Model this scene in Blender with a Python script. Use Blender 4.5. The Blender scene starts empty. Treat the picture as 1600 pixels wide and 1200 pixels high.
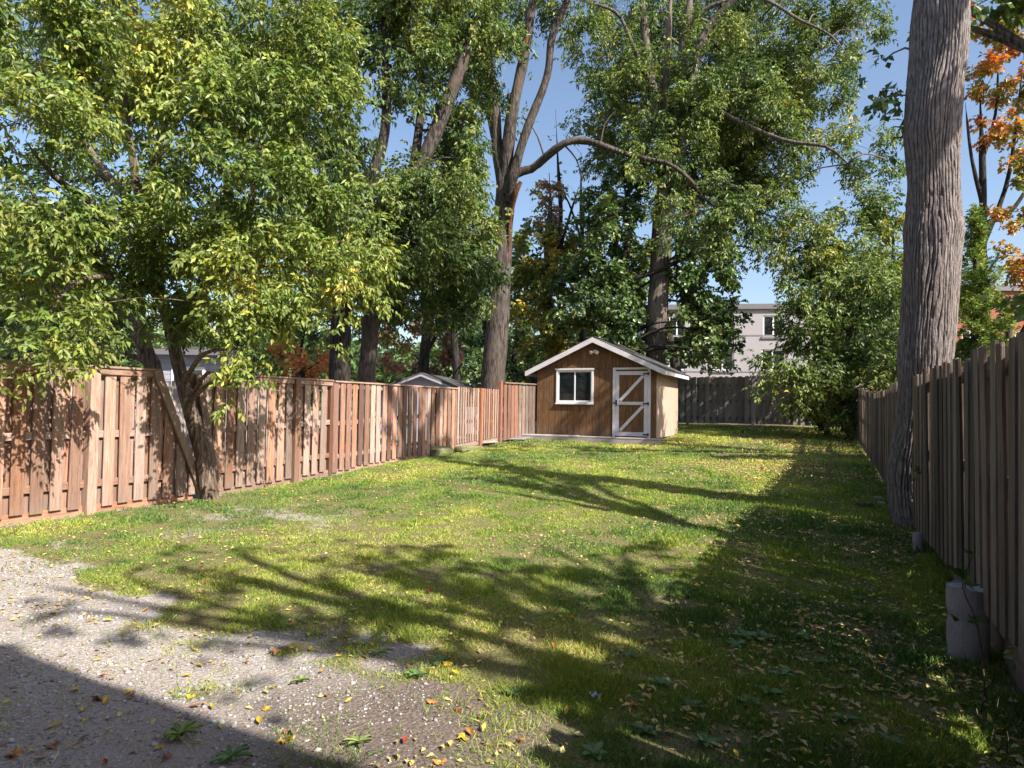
import bpy, math, random
import numpy as np
from mathutils import Vector, Matrix, Quaternion

random.seed(7)
rng = np.random.default_rng(7)
SC = bpy.context.scene
R = math.radians

# ------------------------------------------------------------------ camera, sky, sun, exposure
CAMZ = 1.70
FPX = 1000.0                       # focal length in pixels of the 1600 px wide photograph
YAW, PITCH, ROLL = R(25.5), R(1.9), R(0.8)
Fw = Vector((-math.sin(YAW) * math.cos(PITCH), math.cos(YAW) * math.cos(PITCH), math.sin(PITCH)))
Rt = Vector((math.cos(YAW), math.sin(YAW), 0))
Up = Rt.cross(Fw)
Rt2 = Rt * math.cos(ROLL) + Up * math.sin(ROLL)
Up2 = Up * math.cos(ROLL) - Rt * math.sin(ROLL)
cam_d = bpy.data.cameras.new('camera')
cam = bpy.data.objects.new('camera', cam_d)
SC.collection.objects.link(cam)
cam.matrix_world = Matrix(((Rt2.x, Up2.x, -Fw.x, 0), (Rt2.y, Up2.y, -Fw.y, 0), (Rt2.z, Up2.z, -Fw.z, CAMZ), (0, 0, 0, 1)))
cam_d.sensor_width = 36.0
cam_d.lens = 36.0 * FPX / 1600.0
cam_d.clip_start = 0.05
cam_d.clip_end = 2000
SC.camera = cam

SX, SY = 1.08, 0.34                # the sun stands to the right of and behind the camera
SUNV = Vector((SX, -SY, 1.0)).normalized()
EL = math.asin(SUNV.z)
AZ = math.atan2(SUNV.x, SUNV.y)    # from +Y clockwise
world = bpy.data.worlds.new("World")
SC.world = world
world.use_nodes = True
wn = world.node_tree
for n in list(wn.nodes): wn.nodes.remove(n)
sky = wn.nodes.new('ShaderNodeTexSky')
sky.sky_type = 'NISHITA'
sky.sun_disc = False
sky.sun_elevation = EL
sky.sun_rotation = AZ
sky.altitude = 150
sky.air_density = 1.0
sky.dust_density = 2.2
sky.ozone_density = 1.2
bg = wn.nodes.new('ShaderNodeBackground')
bg.inputs['Strength'].default_value = 0.105
wo = wn.nodes.new('ShaderNodeOutputWorld')
wn.links.new(sky.outputs[0], bg.inputs[0])
wn.links.new(bg.outputs[0], wo.inputs[0])
sun_d = bpy.data.lights.new('sun', 'SUN')
sun_d.energy = 5.0
sun_d.angle = R(0.55)
sun_d.color = (1.0, 0.93, 0.83)
sun = bpy.data.objects.new('sun', sun_d)
SC.collection.objects.link(sun)
sun.location = SUNV * 60
sun.rotation_euler = SUNV.to_track_quat('Z', 'Y').to_euler()
SC.view_settings.view_transform = 'Standard'
SC.view_settings.look = 'None'
SC.view_settings.exposure = 1.12
SC.view_settings.gamma = 1
SC.view_settings.use_curve_mapping = False
SC.cycles.max_bounces = 8
SC.cycles.transparent_max_bounces = 8

# ------------------------------------------------------------------ helpers
def at(px, py, d):
    """a point of the place, d metres ahead of the camera, from a measurement on the photograph"""
    return Vector((0, 0, CAMZ)) + Fw * d + Rt2 * ((px - 800) / FPX * d) + Up2 * ((600 - py) / FPX * d)

def _hash(ix, iy, iz, s):
    h = (ix.astype(np.int64) * 374761393 + iy.astype(np.int64) * 668265263 + iz.astype(np.int64) * 2147483647 + s * 1274126177) & 0xFFFFFFFF
    h = ((h ^ (h >> 13)) * 1274126177) & 0xFFFFFFFF
    h = (h ^ (h >> 16)) & 0xFFFFFFFF
    return h / 4294967295.0

def vnoise(x, y, z=0.0, s=0):
    x, y, z = np.broadcast_arrays(np.asarray(x, float), np.asarray(y, float), np.asarray(z, float))
    ix, iy, iz = np.floor(x), np.floor(y), np.floor(z)
    fx, fy, fz = x - ix, y - iy, z - iz
    fx, fy, fz = fx * fx * (3 - 2 * fx), fy * fy * (3 - 2 * fy), fz * fz * (3 - 2 * fz)
    r = 0
    for a in (0, 1):
        for b in (0, 1):
            for c in (0, 1):
                w = (fx if a else 1 - fx) * (fy if b else 1 - fy) * (fz if c else 1 - fz)
                r = r + w * _hash(ix + a, iy + b, iz + c, s)
    return r

def fbm(x, y, z=0.0, s=0, o=3):
    r, a, t = 0, 1.0, 0
    for k in range(o):
        r = r + a * vnoise(np.asarray(x) * 2 ** k, np.asarray(y) * 2 ** k, np.asarray(z) * 2 ** k, s + k)
        t += a; a *= 0.5
    return r / t

# ground heights measured along the fences, the shed and the tree: thin plate spline
CP = np.array([(0, 0, 0), (0, 3, 0), (-3, 3, .02), (-8.55, 3, .22), (-8.55, 8.8, .24), (-8.55, 12.4, .42), (-8.55, 17, .55),
               (1.1, 5.6, -.1), (1.1, 9.35, .24), (1.1, 3, -.12), (1.1, 16.8, .60), (-4.2, 18.0, .62), (-7.9, 18.0, .66),
               (-4.2, 22, .85), (-3, 25.5, 1.0), (1.1, 26, 1.0), (-10, 26, .9), (-4, 9, .26), (-3, 13, .46), (-8.55, -2, .2), (1.1, -2, -.1)], float)
def _tps_phi(r2): return np.where(r2 > 1e-9, r2 * np.log(r2 + 1e-12), 0)
_n = len(CP)
_K = _tps_phi(((CP[:, None, :2] - CP[None, :, :2]) ** 2).sum(-1)) + np.eye(_n) * 2.0
_Pm = np.c_[np.ones(_n), CP[:, :2]]
_A = np.zeros((_n + 3, _n + 3)); _A[:_n, :_n] = _K; _A[:_n, _n:] = _Pm; _A[_n:, :_n] = _Pm.T
_W = np.linalg.solve(_A, np.r_[CP[:, 2], 0, 0, 0])
def gz(x, y):
    x = np.asarray(x, float); y = np.asarray(y, float)
    xc, yc = np.clip(x, -10.5, 2.5), np.clip(y, -2, 27)
    sh = xc.shape
    q = np.stack([xc.ravel(), yc.ravel()], -1)
    r = np.empty(len(q))
    for i in range(0, len(q), 200000):
        p = q[i:i + 200000]
        r[i:i + 200000] = _tps_phi(((p[:, None] - CP[None, :, :2]) ** 2).sum(-1)) @ _W[:_n] + _W[_n] + p @ _W[_n + 1:]
    r = r.reshape(sh)
    return r + 0.05 * (fbm(x * .9, y * .9, 0, 3) - .5) + 0.018 * (vnoise(x * 4, y * 4, 0, 9) - .5)
def g1(x, y): return float(gz(np.array([x]), np.array([y]))[0])

def grass_mask(x, y):
    """1 where the lawn is thick, 0 on the bare gravel by the house"""
    n = fbm(x * .8, y * .8, 0, 21) - .5
    n2 = fbm(x * 3.1, y * 3.1, 0, 31) - .5
    edge = 3.42 + 1.5 * n + 1.5 * n2 - .06 * (x + 4)
    m1 = np.clip((y - edge) / .55 + .5, 0, 1)
    ex = -1.45 + 1.6 * n + .8 * n2
    m2 = np.clip((x - ex) / .8 + .2, 0, 1)
    m = np.maximum(m1, m2)
    m3 = np.clip(fbm(x * 2.3, y * 2.3, 0, 47) * 5 - 2.6, 0, 1) * np.clip((x + 4.6) / 1.2, 0, 1) * .55
    m = np.maximum(m, m3)
    # worn, dry patch beside the left fence and dirt along the fence foot
    w = np.exp(-(((x + 6.4) / 1.7) ** 2 + ((y - 6.1) / 1.9) ** 2))
    m = m * (1 - .75 * w * np.clip(fbm(x * 1.7, y * 1.7, 0, 41) * 3 - .8, 0, 1))
    m = m * (1 - .8 * np.exp(-((x + 2.0) / .9) ** 2 - ((y - 2.7) / .5) ** 2))
    m = m * np.clip(.35 + (x + 8.5) / .5, 0, 1)
    return np.clip(m, 0, 1)

COL = SC.collection
def link(o, parent=None):
    COL.objects.link(o)
    if parent is not None: o.parent = parent
    return o

def tag(o, label=None, cat=None, group=None, kind=None):
    if label: o['label'] = label
    if cat: o['category'] = cat
    if group: o['group'] = group
    if kind: o['kind'] = kind
    return o

def thing(name, label, cat, loc=(0, 0, 0), rz=0.0, group=None):
    o = bpy.data.objects.new(name, None)
    o.empty_display_size = .2
    link(o); o.location = loc; o.rotation_euler = (0, 0, rz)
    return tag(o, label, cat, group)

def mesh_np(name, V, F, mat=None, col=None, smooth=False):
    """V (n,3); F (m,k) int, all faces with k corners; col (n,3) point colours"""
    me = bpy.data.meshes.new(name)
    V = np.asarray(V, np.float32); F = np.asarray(F, np.int32)
    m, k = F.shape
    me.vertices.add(len(V)); me.vertices.foreach_set('co', V.ravel())
    me.loops.add(m * k); me.loops.foreach_set('vertex_index', F.ravel())
    me.polygons.add(m)
    me.polygons.foreach_set('loop_start', np.arange(0, m * k, k, dtype=np.int32))
    me.polygons.foreach_set('loop_total', np.full(m, k, np.int32))
    if smooth: me.polygons.foreach_set('use_smooth', np.ones(m, bool))
    if col is not None:
        a = me.color_attributes.new('Col', 'FLOAT_COLOR', 'POINT')
        a.data.foreach_set('color', np.c_[col, np.ones(len(V))].astype(np.float32).ravel())
    me.update(calc_edges=True)
    if mat: me.materials.append(mat)
    return me

def obj(name, me, parent=None, loc=None, rot=None, scale=None):
    o = bpy.data.objects.new(name, me)
    link(o, parent)
    if loc is not None: o.location = loc
    if rot is not None: o.rotation_euler = rot
    if scale is not None: o.scale = scale
    return o

def bm_me(name, verts, faces, mat=None, smooth=False):
    me = bpy.data.meshes.new(name)
    me.from_pydata([tuple(v) for v in verts], [], faces)
    me.update()
    if mat: me.materials.append(mat)
    if smooth:
        me.polygons.foreach_set('use_smooth', [True] * len(me.polygons))
    return me

class MB:
    """collects boxes, prisms and tubes into one mesh"""
    def __init__(s): s.v = []; s.f = []
    def add(s, v, f):
        n = len(s.v); s.v += [tuple(p) for p in v]; s.f += [tuple(i + n for i in q) for q in f]
    def box(s, x0, x1, y0, y1, z0, z1, M=None, ch=0.0):
        if ch:
            v = []
            for z, c in ((z0, ch), (z0 + ch, 0), (z1 - ch, 0), (z1, ch)):
                v += [(x0 + c, y0 + c, z), (x1 - c, y0 + c, z), (x1 - c, y1 - c, z), (x0 + c, y1 - c, z)]
            f = [(3, 2, 1, 0), (12, 13, 14, 15)]
            for k in range(3):
                for i in range(4):
                    a, b = k * 4 + i, k * 4 + (i + 1) % 4
                    f.append((a, b, b + 4, a + 4))
        else:
            v = [(x0, y0, z0), (x1, y0, z0), (x1, y1, z0), (x0, y1, z0), (x0, y0, z1), (x1, y0, z1), (x1, y1, z1), (x0, y1, z1)]
            f = [(3, 2, 1, 0), (4, 5, 6, 7), (0, 1, 5, 4), (1, 2, 6, 5), (2, 3, 7, 6), (3, 0, 4, 7)]
        if M is not None: v = [M @ Vector(p) for p in v]
        s.add(v, f); return s
    def prism(s, poly, y0, y1):
        """poly in x,z, extruded along y"""
        n = len(poly)
        v = [(x, y0, z) for x, z in poly] + [(x, y1, z) for x, z in poly]
        f = [tuple(range(n)), tuple(range(2 * n - 1, n - 1, -1))]
        f += [(i, i + n, (i + 1) % n + n, (i + 1) % n) for i in range(n)]
        s.add(v, f); return s
    def bar(s, a, b, w, t, upv=(0, 0, 1)):
        a, b = Vector(a), Vector(b); z = (b - a); L = z.length; z.normalize()
        x = Vector(upv).cross(z)
        if x.length < 1e-4: x = Vector((1, 0, 0))
        x.normalize(); y = z.cross(x)
        M = Matrix(((x.x, y.x, z.x, a.x), (x.y, y.y, z.y, a.y), (x.z, y.z, z.z, a.z), (0, 0, 0, 1)))
        return s.box(-w / 2, w / 2, -t / 2, t / 2, 0, L, M)
    def build(s, name, mat, parent=None, loc=None, rot=None, smooth=False):
        return obj(name, bm_me(name, s.v, s.f, mat, smooth), parent, loc, rot)

# ------------------------------------------------------------------ materials
def newmat(name):
    m = bpy.data.materials.new(name); m.use_nodes = True
    nt = m.node_tree
    b = nt.nodes['Principled BSDF']
    b.inputs['Roughness'].default_value = .85
    b.inputs['Specular IOR Level'].default_value = .25
    return m, nt, b
def N(nt, t, **kw):
    n = nt.nodes.new(t)
    for k, v in kw.items(): setattr(n, k, v)
    return n
def noise(nt, vec, scale, detail=4, rough=.55):
    n = N(nt, 'ShaderNodeTexNoise'); n.inputs['Scale'].default_value = scale
    n.inputs['Detail'].default_value = detail; n.inputs['Roughness'].default_value = rough
    nt.links.new(vec, n.inputs['Vector']); return n.outputs['Fac']
def mapping(nt, vec, scale=(1, 1, 1), loc=None):
    m = N(nt, 'ShaderNodeMapping'); m.inputs['Scale'].default_value = scale
    nt.links.new(vec, m.inputs['Vector'])
    if loc is not None: nt.links.new(loc, m.inputs['Location'])
    return m.outputs[0]
def ramp(nt, fac, stops, interp='LINEAR'):
    r = N(nt, 'ShaderNodeValToRGB'); r.color_ramp.interpolation = interp
    e = r.color_ramp.elements
    while len(e) < len(stops): e.new(.5)
    for q, (p, c) in zip(e, stops): q.position = p; q.color = (*c, 1) if len(c) == 3 else c
    nt.links.new(fac, r.inputs['Fac']); return r.outputs['Color']
def mix(nt, fac, a, b, mode='MIX'):
    m = N(nt, 'ShaderNodeMix', data_type='RGBA', blend_type=mode)
    if isinstance(fac, (int, float)): m.inputs[0].default_value = fac
    else: nt.links.new(fac, m.inputs[0])
    for s, v in ((6, a), (7, b)):
        if isinstance(v, tuple): m.inputs[s].default_value = (*v, 1)
        else: nt.links.new(v, m.inputs[s])
    return m.outputs[2]
def math_(nt, op, a, b=None):
    m = N(nt, 'ShaderNodeMath', operation=op)
    for s, v in ((0, a), (1, b)):
        if v is None: continue
        if isinstance(v, (int, float)): m.inputs[s].default_value = v
        else: nt.links.new(v, m.inputs[s])
    return m.outputs[0]
def bump(nt, b, h, dist, strength=1.0):
    n = N(nt, 'ShaderNodeBump'); n.inputs['Distance'].default_value = dist; n.inputs['Strength'].default_value = strength
    nt.links.new(h, n.inputs['Height']); nt.links.new(n.outputs[0], b.inputs['Normal'])

def wood(name, c1, c2, c3, vary=.35, grey=(.3, .28, .26), greyamt=.3, axis='Z', knots=True, moss=0.0):
    """weathered timber: grain along one axis, every board its own shade"""
    m, nt, b = newmat(name)
    tc = N(nt, 'ShaderNodeTexCoord'); oi = N(nt, 'ShaderNodeObjectInfo')
    off = N(nt, 'ShaderNodeVectorMath', operation='SCALE'); nt.links.new(oi.outputs['Random'], off.inputs[3])
    off.inputs[0].default_value = (37, 53, 71)
    sc = {'Z': (9, 9, .8), 'X': (.8, 9, 9), 'Y': (9, .8, 9)}[axis]
    v = mapping(nt, tc.outputs['Object'], sc, off.outputs[0])
    grain = noise(nt, v, 5, 7, .65)
    fine = noise(nt, mapping(nt, tc.outputs['Object'], tuple(a * 5 for a in sc), off.outputs[0]), 4, 3)
    c = ramp(nt, grain, [(.25, c1), (.5, c2), (.75, c3)])
    big = noise(nt, mapping(nt, tc.outputs['Object'], tuple(a * .35 for a in sc), off.outputs[0]), 3, 3)
    c = mix(nt, ramp(nt, big, [(.42, (0, 0, 0)), (.68, (1, 1, 1))]), c, mix(nt, fine, grey, tuple(x * .7 for x in grey)))
    # lighter weathering mask strength
    c2_ = mix(nt, greyamt, ramp(nt, grain, [(.25, c1), (.5, c2), (.75, c3)]), c)
    # own shade for every board
    vv = math_(nt, 'MULTIPLY_ADD', oi.outputs['Random'], vary * 2)
    vv.node.inputs[2].default_value = 1 - vary
    hs = N(nt, 'ShaderNodeHueSaturation')
    nt.links.new(vv, hs.inputs['Value']); nt.links.new(c2_, hs.inputs['Color'])
    r2 = math_(nt, 'FRACT', math_(nt, 'MULTIPLY', oi.outputs['Random'], 17.3))
    nt.links.new(math_(nt, 'MULTIPLY_ADD', r2, .5), hs.inputs['Saturation'])
    hs.inputs['Saturation'].links[0].from_node.inputs[2].default_value = .7
    cc = hs.outputs[0]
    st = ramp(nt, fine, [(.30, (.45, .42, .4)), (.42, (1, 1, 1))])
    cc = mix(nt, .8, cc, st, 'MULTIPLY')
    spz = N(nt, 'ShaderNodeSeparateXYZ'); nt.links.new(tc.outputs['Object'], spz.inputs[0])
    if axis == 'Z':
        ft_ = ramp(nt, math_(nt, 'ADD', spz.outputs[2], math_(nt, 'MULTIPLY', big, .25)), [(.12, (1, 1, 1)), (.32, (0, 0, 0))])
        cc = mix(nt, math_(nt, 'MULTIPLY', ft_, .4), cc, tuple(x * .62 for x in grey))
    if moss:
        mm = ramp(nt, noise(nt, mapping(nt, tc.outputs['Object'], (3, 3, 1.2), off.outputs[0]), 3, 5), [(.5, (0, 0, 0)), (.7, (1, 1, 1))])
        cc = mix(nt, math_(nt, 'MULTIPLY', mm, moss), cc, (.055, .07, .03))
    nt.links.new(cc, b.inputs['Base Color'])
    bump(nt, b, math_(nt, 'ADD', grain, math_(nt, 'MULTIPLY', fine, .5)), .004)
    return m

M_CEDAR = wood('cedar_boards', (.15, .072, .048), (.33, .19, .135), (.48, .32, .245), .36, (.36, .27, .225), .5)
M_CEDAR_H = wood('cedar_rails', (.16, .08, .055), (.31, .18, .13), (.44, .29, .22), .2, (.36, .30, .27), .45, axis='Y')
M_CEDAR_D = wood('red_brown_planks', (.10, .042, .028), (.20, .09, .058), (.30, .15, .10), .35, (.25, .18, .15), .3)
M_GREYB = wood('grey_boards', (.19, .155, .145), (.37, .32, .295), (.52, .46, .43), .3, (.46, .43, .41), .6, moss=.15)
M_GREYH = wood('grey_rails', (.12, .095, .085), (.21, .175, .155), (.31, .265, .24), .2, (.33, .31, .29), .6, axis='Y')
M_GREYX = wood('grey_rails_across', (.12, .095, .085), (.21, .175, .155), (.31, .265, .24), .2, (.33, .31, .29), .6, axis='X')
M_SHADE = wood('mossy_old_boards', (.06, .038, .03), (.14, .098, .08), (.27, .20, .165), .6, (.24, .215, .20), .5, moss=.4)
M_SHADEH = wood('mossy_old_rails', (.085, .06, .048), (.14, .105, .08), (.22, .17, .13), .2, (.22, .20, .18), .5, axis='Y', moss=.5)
M_DECK = wood('grey_deck', (.22, .19, .19), (.36, .32, .32), (.48, .44, .43), .25, (.42, .40, .41), .6, axis='X')

def plywood():
    m, nt, b = newmat('grooved_plywood')
    tc = N(nt, 'ShaderNodeTexCoord')
    pos = tc.outputs['Object']
    grain = noise(nt, mapping(nt, pos, (14, 14, 1.0)), 3, 8, .7)
    big = noise(nt, mapping(nt, pos, (1.6, 1.6, 1.0)), 2.6, 6, .7)
    c = ramp(nt, grain, [(.28, (.045, .022, .011)), (.5, (.165, .082, .036)), (.72, (.35, .195, .09))])
    c = mix(nt, ramp(nt, big, [(.35, (0, 0, 0)), (.7, (1, 1, 1))]), c, mix(nt, .7, c, (.085, .06, .042)))
    sp = N(nt, 'ShaderNodeSeparateXYZ'); nt.links.new(pos, sp.inputs[0])
    g = math_(nt, 'FRACT', math_(nt, 'MULTIPLY', math_(nt, 'ADD', sp.outputs[0], sp.outputs[1]), 4.92))
    gr = ramp(nt, g, [(.0, (0, 0, 0)), (.035, (0, 0, 0)), (.06, (1, 1, 1)), (1, (1, 1, 1))])
    c = mix(nt, .75, c, mix(nt, gr, (.4, .35, .3), (1, 1, 1)), 'MULTIPLY')
    # grey splash zone near the floor, as rain leaves it
    lo = ramp(nt, math_(nt, 'ADD', sp.outputs[2], math_(nt, 'MULTIPLY', grain, .5)), [(.15, (1, 1, 1)), (.62, (0, 0, 0))])
    c = mix(nt, math_(nt, 'MULTIPLY', lo, .35), c, (.20, .17, .14))
    nt.links.new(c, b.inputs['Base Color'])
    bump(nt, b, math_(nt, 'ADD', math_(nt, 'MULTIPLY', gr, 1.5), grain), .006)
    return m
M_PLY = plywood()
def plyside():  # same plywood made paler: the sun on the side wall is in its colour
    m, nt, b = newmat('sunlit_plywood')
    tc = N(nt, 'ShaderNodeTexCoord')
    grain = noise(nt, mapping(nt, tc.outputs['Object'], (14, 14, .9)), 3, 8, .7)
    c = ramp(nt, grain, [(.25, (.26, .17, .12)), (.5, (.44, .33, .26)), (.75, (.55, .45, .38))])
    sp = N(nt, 'ShaderNodeSeparateXYZ'); nt.links.new(tc.outputs['Object'], sp.inputs[0])
    g = math_(nt, 'FRACT', math_(nt, 'MULTIPLY', sp.outputs[1], 4.92))
    gr = ramp(nt, g, [(0, (0, 0, 0)), (.035, (0, 0, 0)), (.06, (1, 1, 1)), (1, (1, 1, 1))])
    c = mix(nt, .7, c, mix(nt, gr, (.4, .35, .3), (1, 1, 1)), 'MULTIPLY')
    nt.links.new(c, b.inputs['Base Color'])
    bump(nt, b, math_(nt, 'ADD', math_(nt, 'MULTIPLY', gr, 1.5), grain), .006)
    return m
M_PLYS = plyside()

def painted(name, col, dirt=.35, rough=.6, sc=4):
    m, nt, b = newmat(name)
    tc = N(nt, 'ShaderNodeTexCoord')
    n = noise(nt, tc.outputs['Object'], sc, 6, .65)
    f = noise(nt, tc.outputs['Object'], sc * 9, 3)
    c = mix(nt, math_(nt, 'MULTIPLY', ramp(nt, n, [(.4, (0, 0, 0)), (.75, (1, 1, 1))]), dirt), col, tuple(x * .45 for x in col))
    c = mix(nt, .25, c, ramp(nt, f, [(.3, (.5, .48, .45)), (.5, (1, 1, 1))]), 'MULTIPLY')
    nt.links.new(c, b.inputs['Base Color'])
    b.inputs['Roughness'].default_value = rough
    bump(nt, b, f, .002)
    return m
M_TRIM = painted('white_painted_trim', (.66, .63, .68), .35)
M_VINYL = painted('white_vinyl', (.74, .73, .76), .15, .4)
M_METAL = painted('dark_hinge_metal', (.035, .035, .04), .2, .45)
M_STUCCO = painted('pale_stucco', (.33, .31, .33), .15, .9, 1.2)
M_STUCCO2 = painted('stucco_band', (.19, .17, .20), .15, .9, 1.2)
M_ROOFEDGE = painted('dark_roof_flashing', (.16, .15, .17), .2, .6)
M_BRICKW = painted('red_brick_far', (.30, .11, .075), .4, .9, 2)
M_SIDING = painted('grey_siding', (.34, .34, .40), .15, .7, 2)
M_GREYWALL = painted('lilac_grey_siding', (.34, .33, .39), .15, .7, 2)
M_CONC = painted('rough_concrete', (.34, .32, .33), .45, .95, 6)
M_LAMP = painted('white_lamp_housing', (.75, .72, .66), .1, .3)
M_SCRAP = painted('pale_blue_plastic', (.45, .55, .80), .1, .35)
M_PLASTIC = painted('dark_plastic', (.02, .02, .025), .1, .4)
M_RED = painted('faded_red_plastic', (.62, .06, .04), .1, .5)

def glass():
    m, nt, b = newmat('window_glass')
    b.inputs['Base Color'].default_value = (.02, .025, .03, 1)
    b.inputs['Roughness'].default_value = .04
    b.inputs['Specular IOR Level'].default_value = .8
    tr = N(nt, 'ShaderNodeBsdfTransparent'); tr.inputs[0].default_value = (.75, .8, .78, 1)
    mx = N(nt, 'ShaderNodeMixShader'); mx.inputs[0].default_value = .45
    nt.links.new(tr.outputs[0], mx.inputs[1]); nt.links.new(b.outputs[0], mx.inputs[2])
    nt.links.new(mx.outputs[0], nt.nodes['Material Output'].inputs[0])
    return m
M_GLASS = glass()

def shingles(name, col):
    m, nt, b = newmat(name)
    tc = N(nt, 'ShaderNodeTexCoord')
    n = noise(nt, tc.outputs['Object'], 30, 4)
    n2 = noise(nt, tc.outputs['Object'], 2.5, 4)
    c = ramp(nt, n, [(.3, tuple(x * .5 for x in col)), (.7, tuple(x * 1.5 for x in col))])
    c = mix(nt, ramp(nt, n2, [(.45, (0, 0, 0)), (.65, (1, 1, 1))]), c, tuple(x * 1.3 for x in (col[0], col[1] * 1.1, col[2] * .8)))
    nt.links.new(c, b.inputs['Base Color']); b.inputs['Roughness'].default_value = .95
    bump(nt, b, n, .004)
    return m
M_ROOF = shingles('asphalt_shingles', (.07, .068, .075))

def bark(name, cd, cl, sc=1.0, warm=None, disp=.02):
    m, nt, b = newmat(name)
    tc = N(nt, 'ShaderNodeTexCoord')
    v = mapping(nt, tc.outputs['Object'], (9 * sc, 9 * sc, 1.6 * sc))
    n = noise(nt, v, 2.2, 8, .62)
    n2 = noise(nt, mapping(nt, tc.outputs['Object'], (26 * sc, 26 * sc, 6 * sc)), 2, 5)
    big = noise(nt, tc.outputs['Object'], 1.1, 3)
    c = ramp(nt, n, [(.36, tuple(x * .35 for x in cd)), (.46, cd), (.6, cl), (.8, tuple(min(1, x * 1.25) for x in cl))])
    c = mix(nt, math_(nt, 'MULTIPLY', n2, .5), c, cd)
    if warm: c = mix(nt, math_(nt, 'MULTIPLY', ramp(nt, big, [(.45, (0, 0, 0)), (.65, (1, 1, 1))]), .6), c, warm)
    nt.links.new(c, b.inputs['Base Color']); b.inputs['Roughness'].default_value = .95
    b.inputs['Specular IOR Level'].default_value = .1
    bump(nt, b, math_(nt, 'ADD', n, math_(nt, 'MULTIPLY', n2, .4)), disp)
    return m
M_BARK = bark('grey_ridged_bark', (.17, .145, .14), (.34, .30, .30), 2.4, (.20, .16, .14))
M_BARKL = bark('pale_grey_bark', (.07, .06, .052), (.20, .17, .15), 1.0, (.20, .17, .14))
M_BARKD = bark('dark_bark', (.03, .026, .024), (.075, .065, .06), 1.0)
M_BARKW = bark('warm_brown_bark', (.10, .072, .056), (.29, .225, .185), 1.4, (.12, .10, .07))
M_BARKM = bark('grey_brown_bark', (.05, .042, .038), (.14, .12, .11), 1.0, (.11, .085, .07))
M_TWIG = bark('twig_bark', (.07, .055, .045), (.16, .13, .11), 2.0)
M_WOUND = bark('bare_red_wood', (.09, .04, .025), (.21, .10, .065), 1.5)

def leafmat(name, trans=.42, rough=.5, bright=1.0):
    m, nt, b = newmat(name)
    at_ = N(nt, 'ShaderNodeAttribute', attribute_name='Col')
    geo = N(nt, 'ShaderNodeNewGeometry')
    c = mix(nt, math_(nt, 'MULTIPLY', geo.outputs['Backfacing'], .25), at_.outputs['Color'], (.22, .26, .14))
    nt.links.new(c, b.inputs['Base Color'])
    b.inputs['Roughness'].default_value = rough
    b.inputs['Specular IOR Level'].default_value = .35
    tl = N(nt, 'ShaderNodeBsdfTranslucent')
    hs = N(nt, 'ShaderNodeHueSaturation'); hs.inputs['Saturation'].default_value = 1.15; hs.inputs['Value'].default_value = 1.5
    nt.links.new(at_.outputs['Color'], hs.inputs['Color']); nt.links.new(hs.outputs[0], tl.inputs[0])
    mx = N(nt, 'ShaderNodeMixShader'); mx.inputs[0].default_value = trans
    nt.links.new(b.outputs[0], mx.inputs[1]); nt.links.new(tl.outputs[0], mx.inputs[2])
    nt.links.new(mx.outputs[0], nt.nodes['Material Output'].inputs[0])
    return m
M_LEAF = leafmat('tree_leaves', .27, .42)
M_LEAFS = leafmat('shiny_leaves', .22, .34)
M_GRASS = leafmat('grass_blades', .35, .6)
M_DEAD = leafmat('dry_leaves', .15, .7)

def ground_mat():
    m, nt, b = newmat('yard_soil')
    geo = N(nt, 'ShaderNodeNewGeometry'); P = geo.outputs['Position']
    at_ = N(nt, 'ShaderNodeAttribute', attribute_name='Col')   # R: how thick the lawn grows there
    sp = N(nt, 'ShaderNodeSeparateColor'); nt.links.new(at_.outputs['Color'], sp.inputs[0])
    fine = noise(nt, P, 55, 5, .7); mid = noise(nt, P, 6, 5); big = noise(nt, P, .8, 4)
    vor = N(nt, 'ShaderNodeTexVoronoi'); vor.inputs['Scale'].default_value = 42; nt.links.new(P, vor.inputs['Vector'])
    gravel = ramp(nt, fine, [(.25, (.23, .20, .18)), (.5, (.37, .34, .315)), (.72, (.49, .46, .435))])
    gravel = mix(nt, .5, gravel, ramp(nt, vor.outputs['Distance'], [(.0, (1.15, 1.1, 1.08)), (.5, (.8, .78, .78)), (.75, (.5, .48, .47))]), 'MULTIPLY')
    gravel = mix(nt, ramp(nt, mid, [(.5, (0, 0, 0)), (.72, (.7, .7, .7))]), gravel, (.27, .215, .18))
    gravel = mix(nt, ramp(nt, big, [(.5, (0, 0, 0)), (.7, (.6, .6, .6))]), gravel, (.30, .24, .21))
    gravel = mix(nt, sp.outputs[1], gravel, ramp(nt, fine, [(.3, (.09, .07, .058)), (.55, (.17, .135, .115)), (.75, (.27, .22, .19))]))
    soil = ramp(nt, fine, [(.3, (.07, .062, .028)), (.5, (.16, .15, .062)), (.75, (.27, .24, .11))])
    soil = mix(nt, ramp(nt, mid, [(.45, (0, 0, 0)), (.7, (.8, .8, .8))]), soil, (.16, .125, .075))
    c = mix(nt, ramp(nt, math_(nt, 'ADD', sp.outputs[0], math_(nt, 'MULTIPLY', math_(nt, 'SUBTRACT', mid, .5), .7)), [(.25, (0, 0, 0)), (.55, (1, 1, 1))]), gravel, soil)
    nt.links.new(c, b.inputs['Base Color']); b.inputs['Roughness'].default_value = 1
    b.inputs['Specular IOR Level'].default_value = .1
    bump(nt, b, math_(nt, 'ADD', fine, math_(nt, 'SUBTRACT', 1, vor.outputs['Distance'])), .008)
    return m
M_GROUND = ground_mat()
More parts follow.
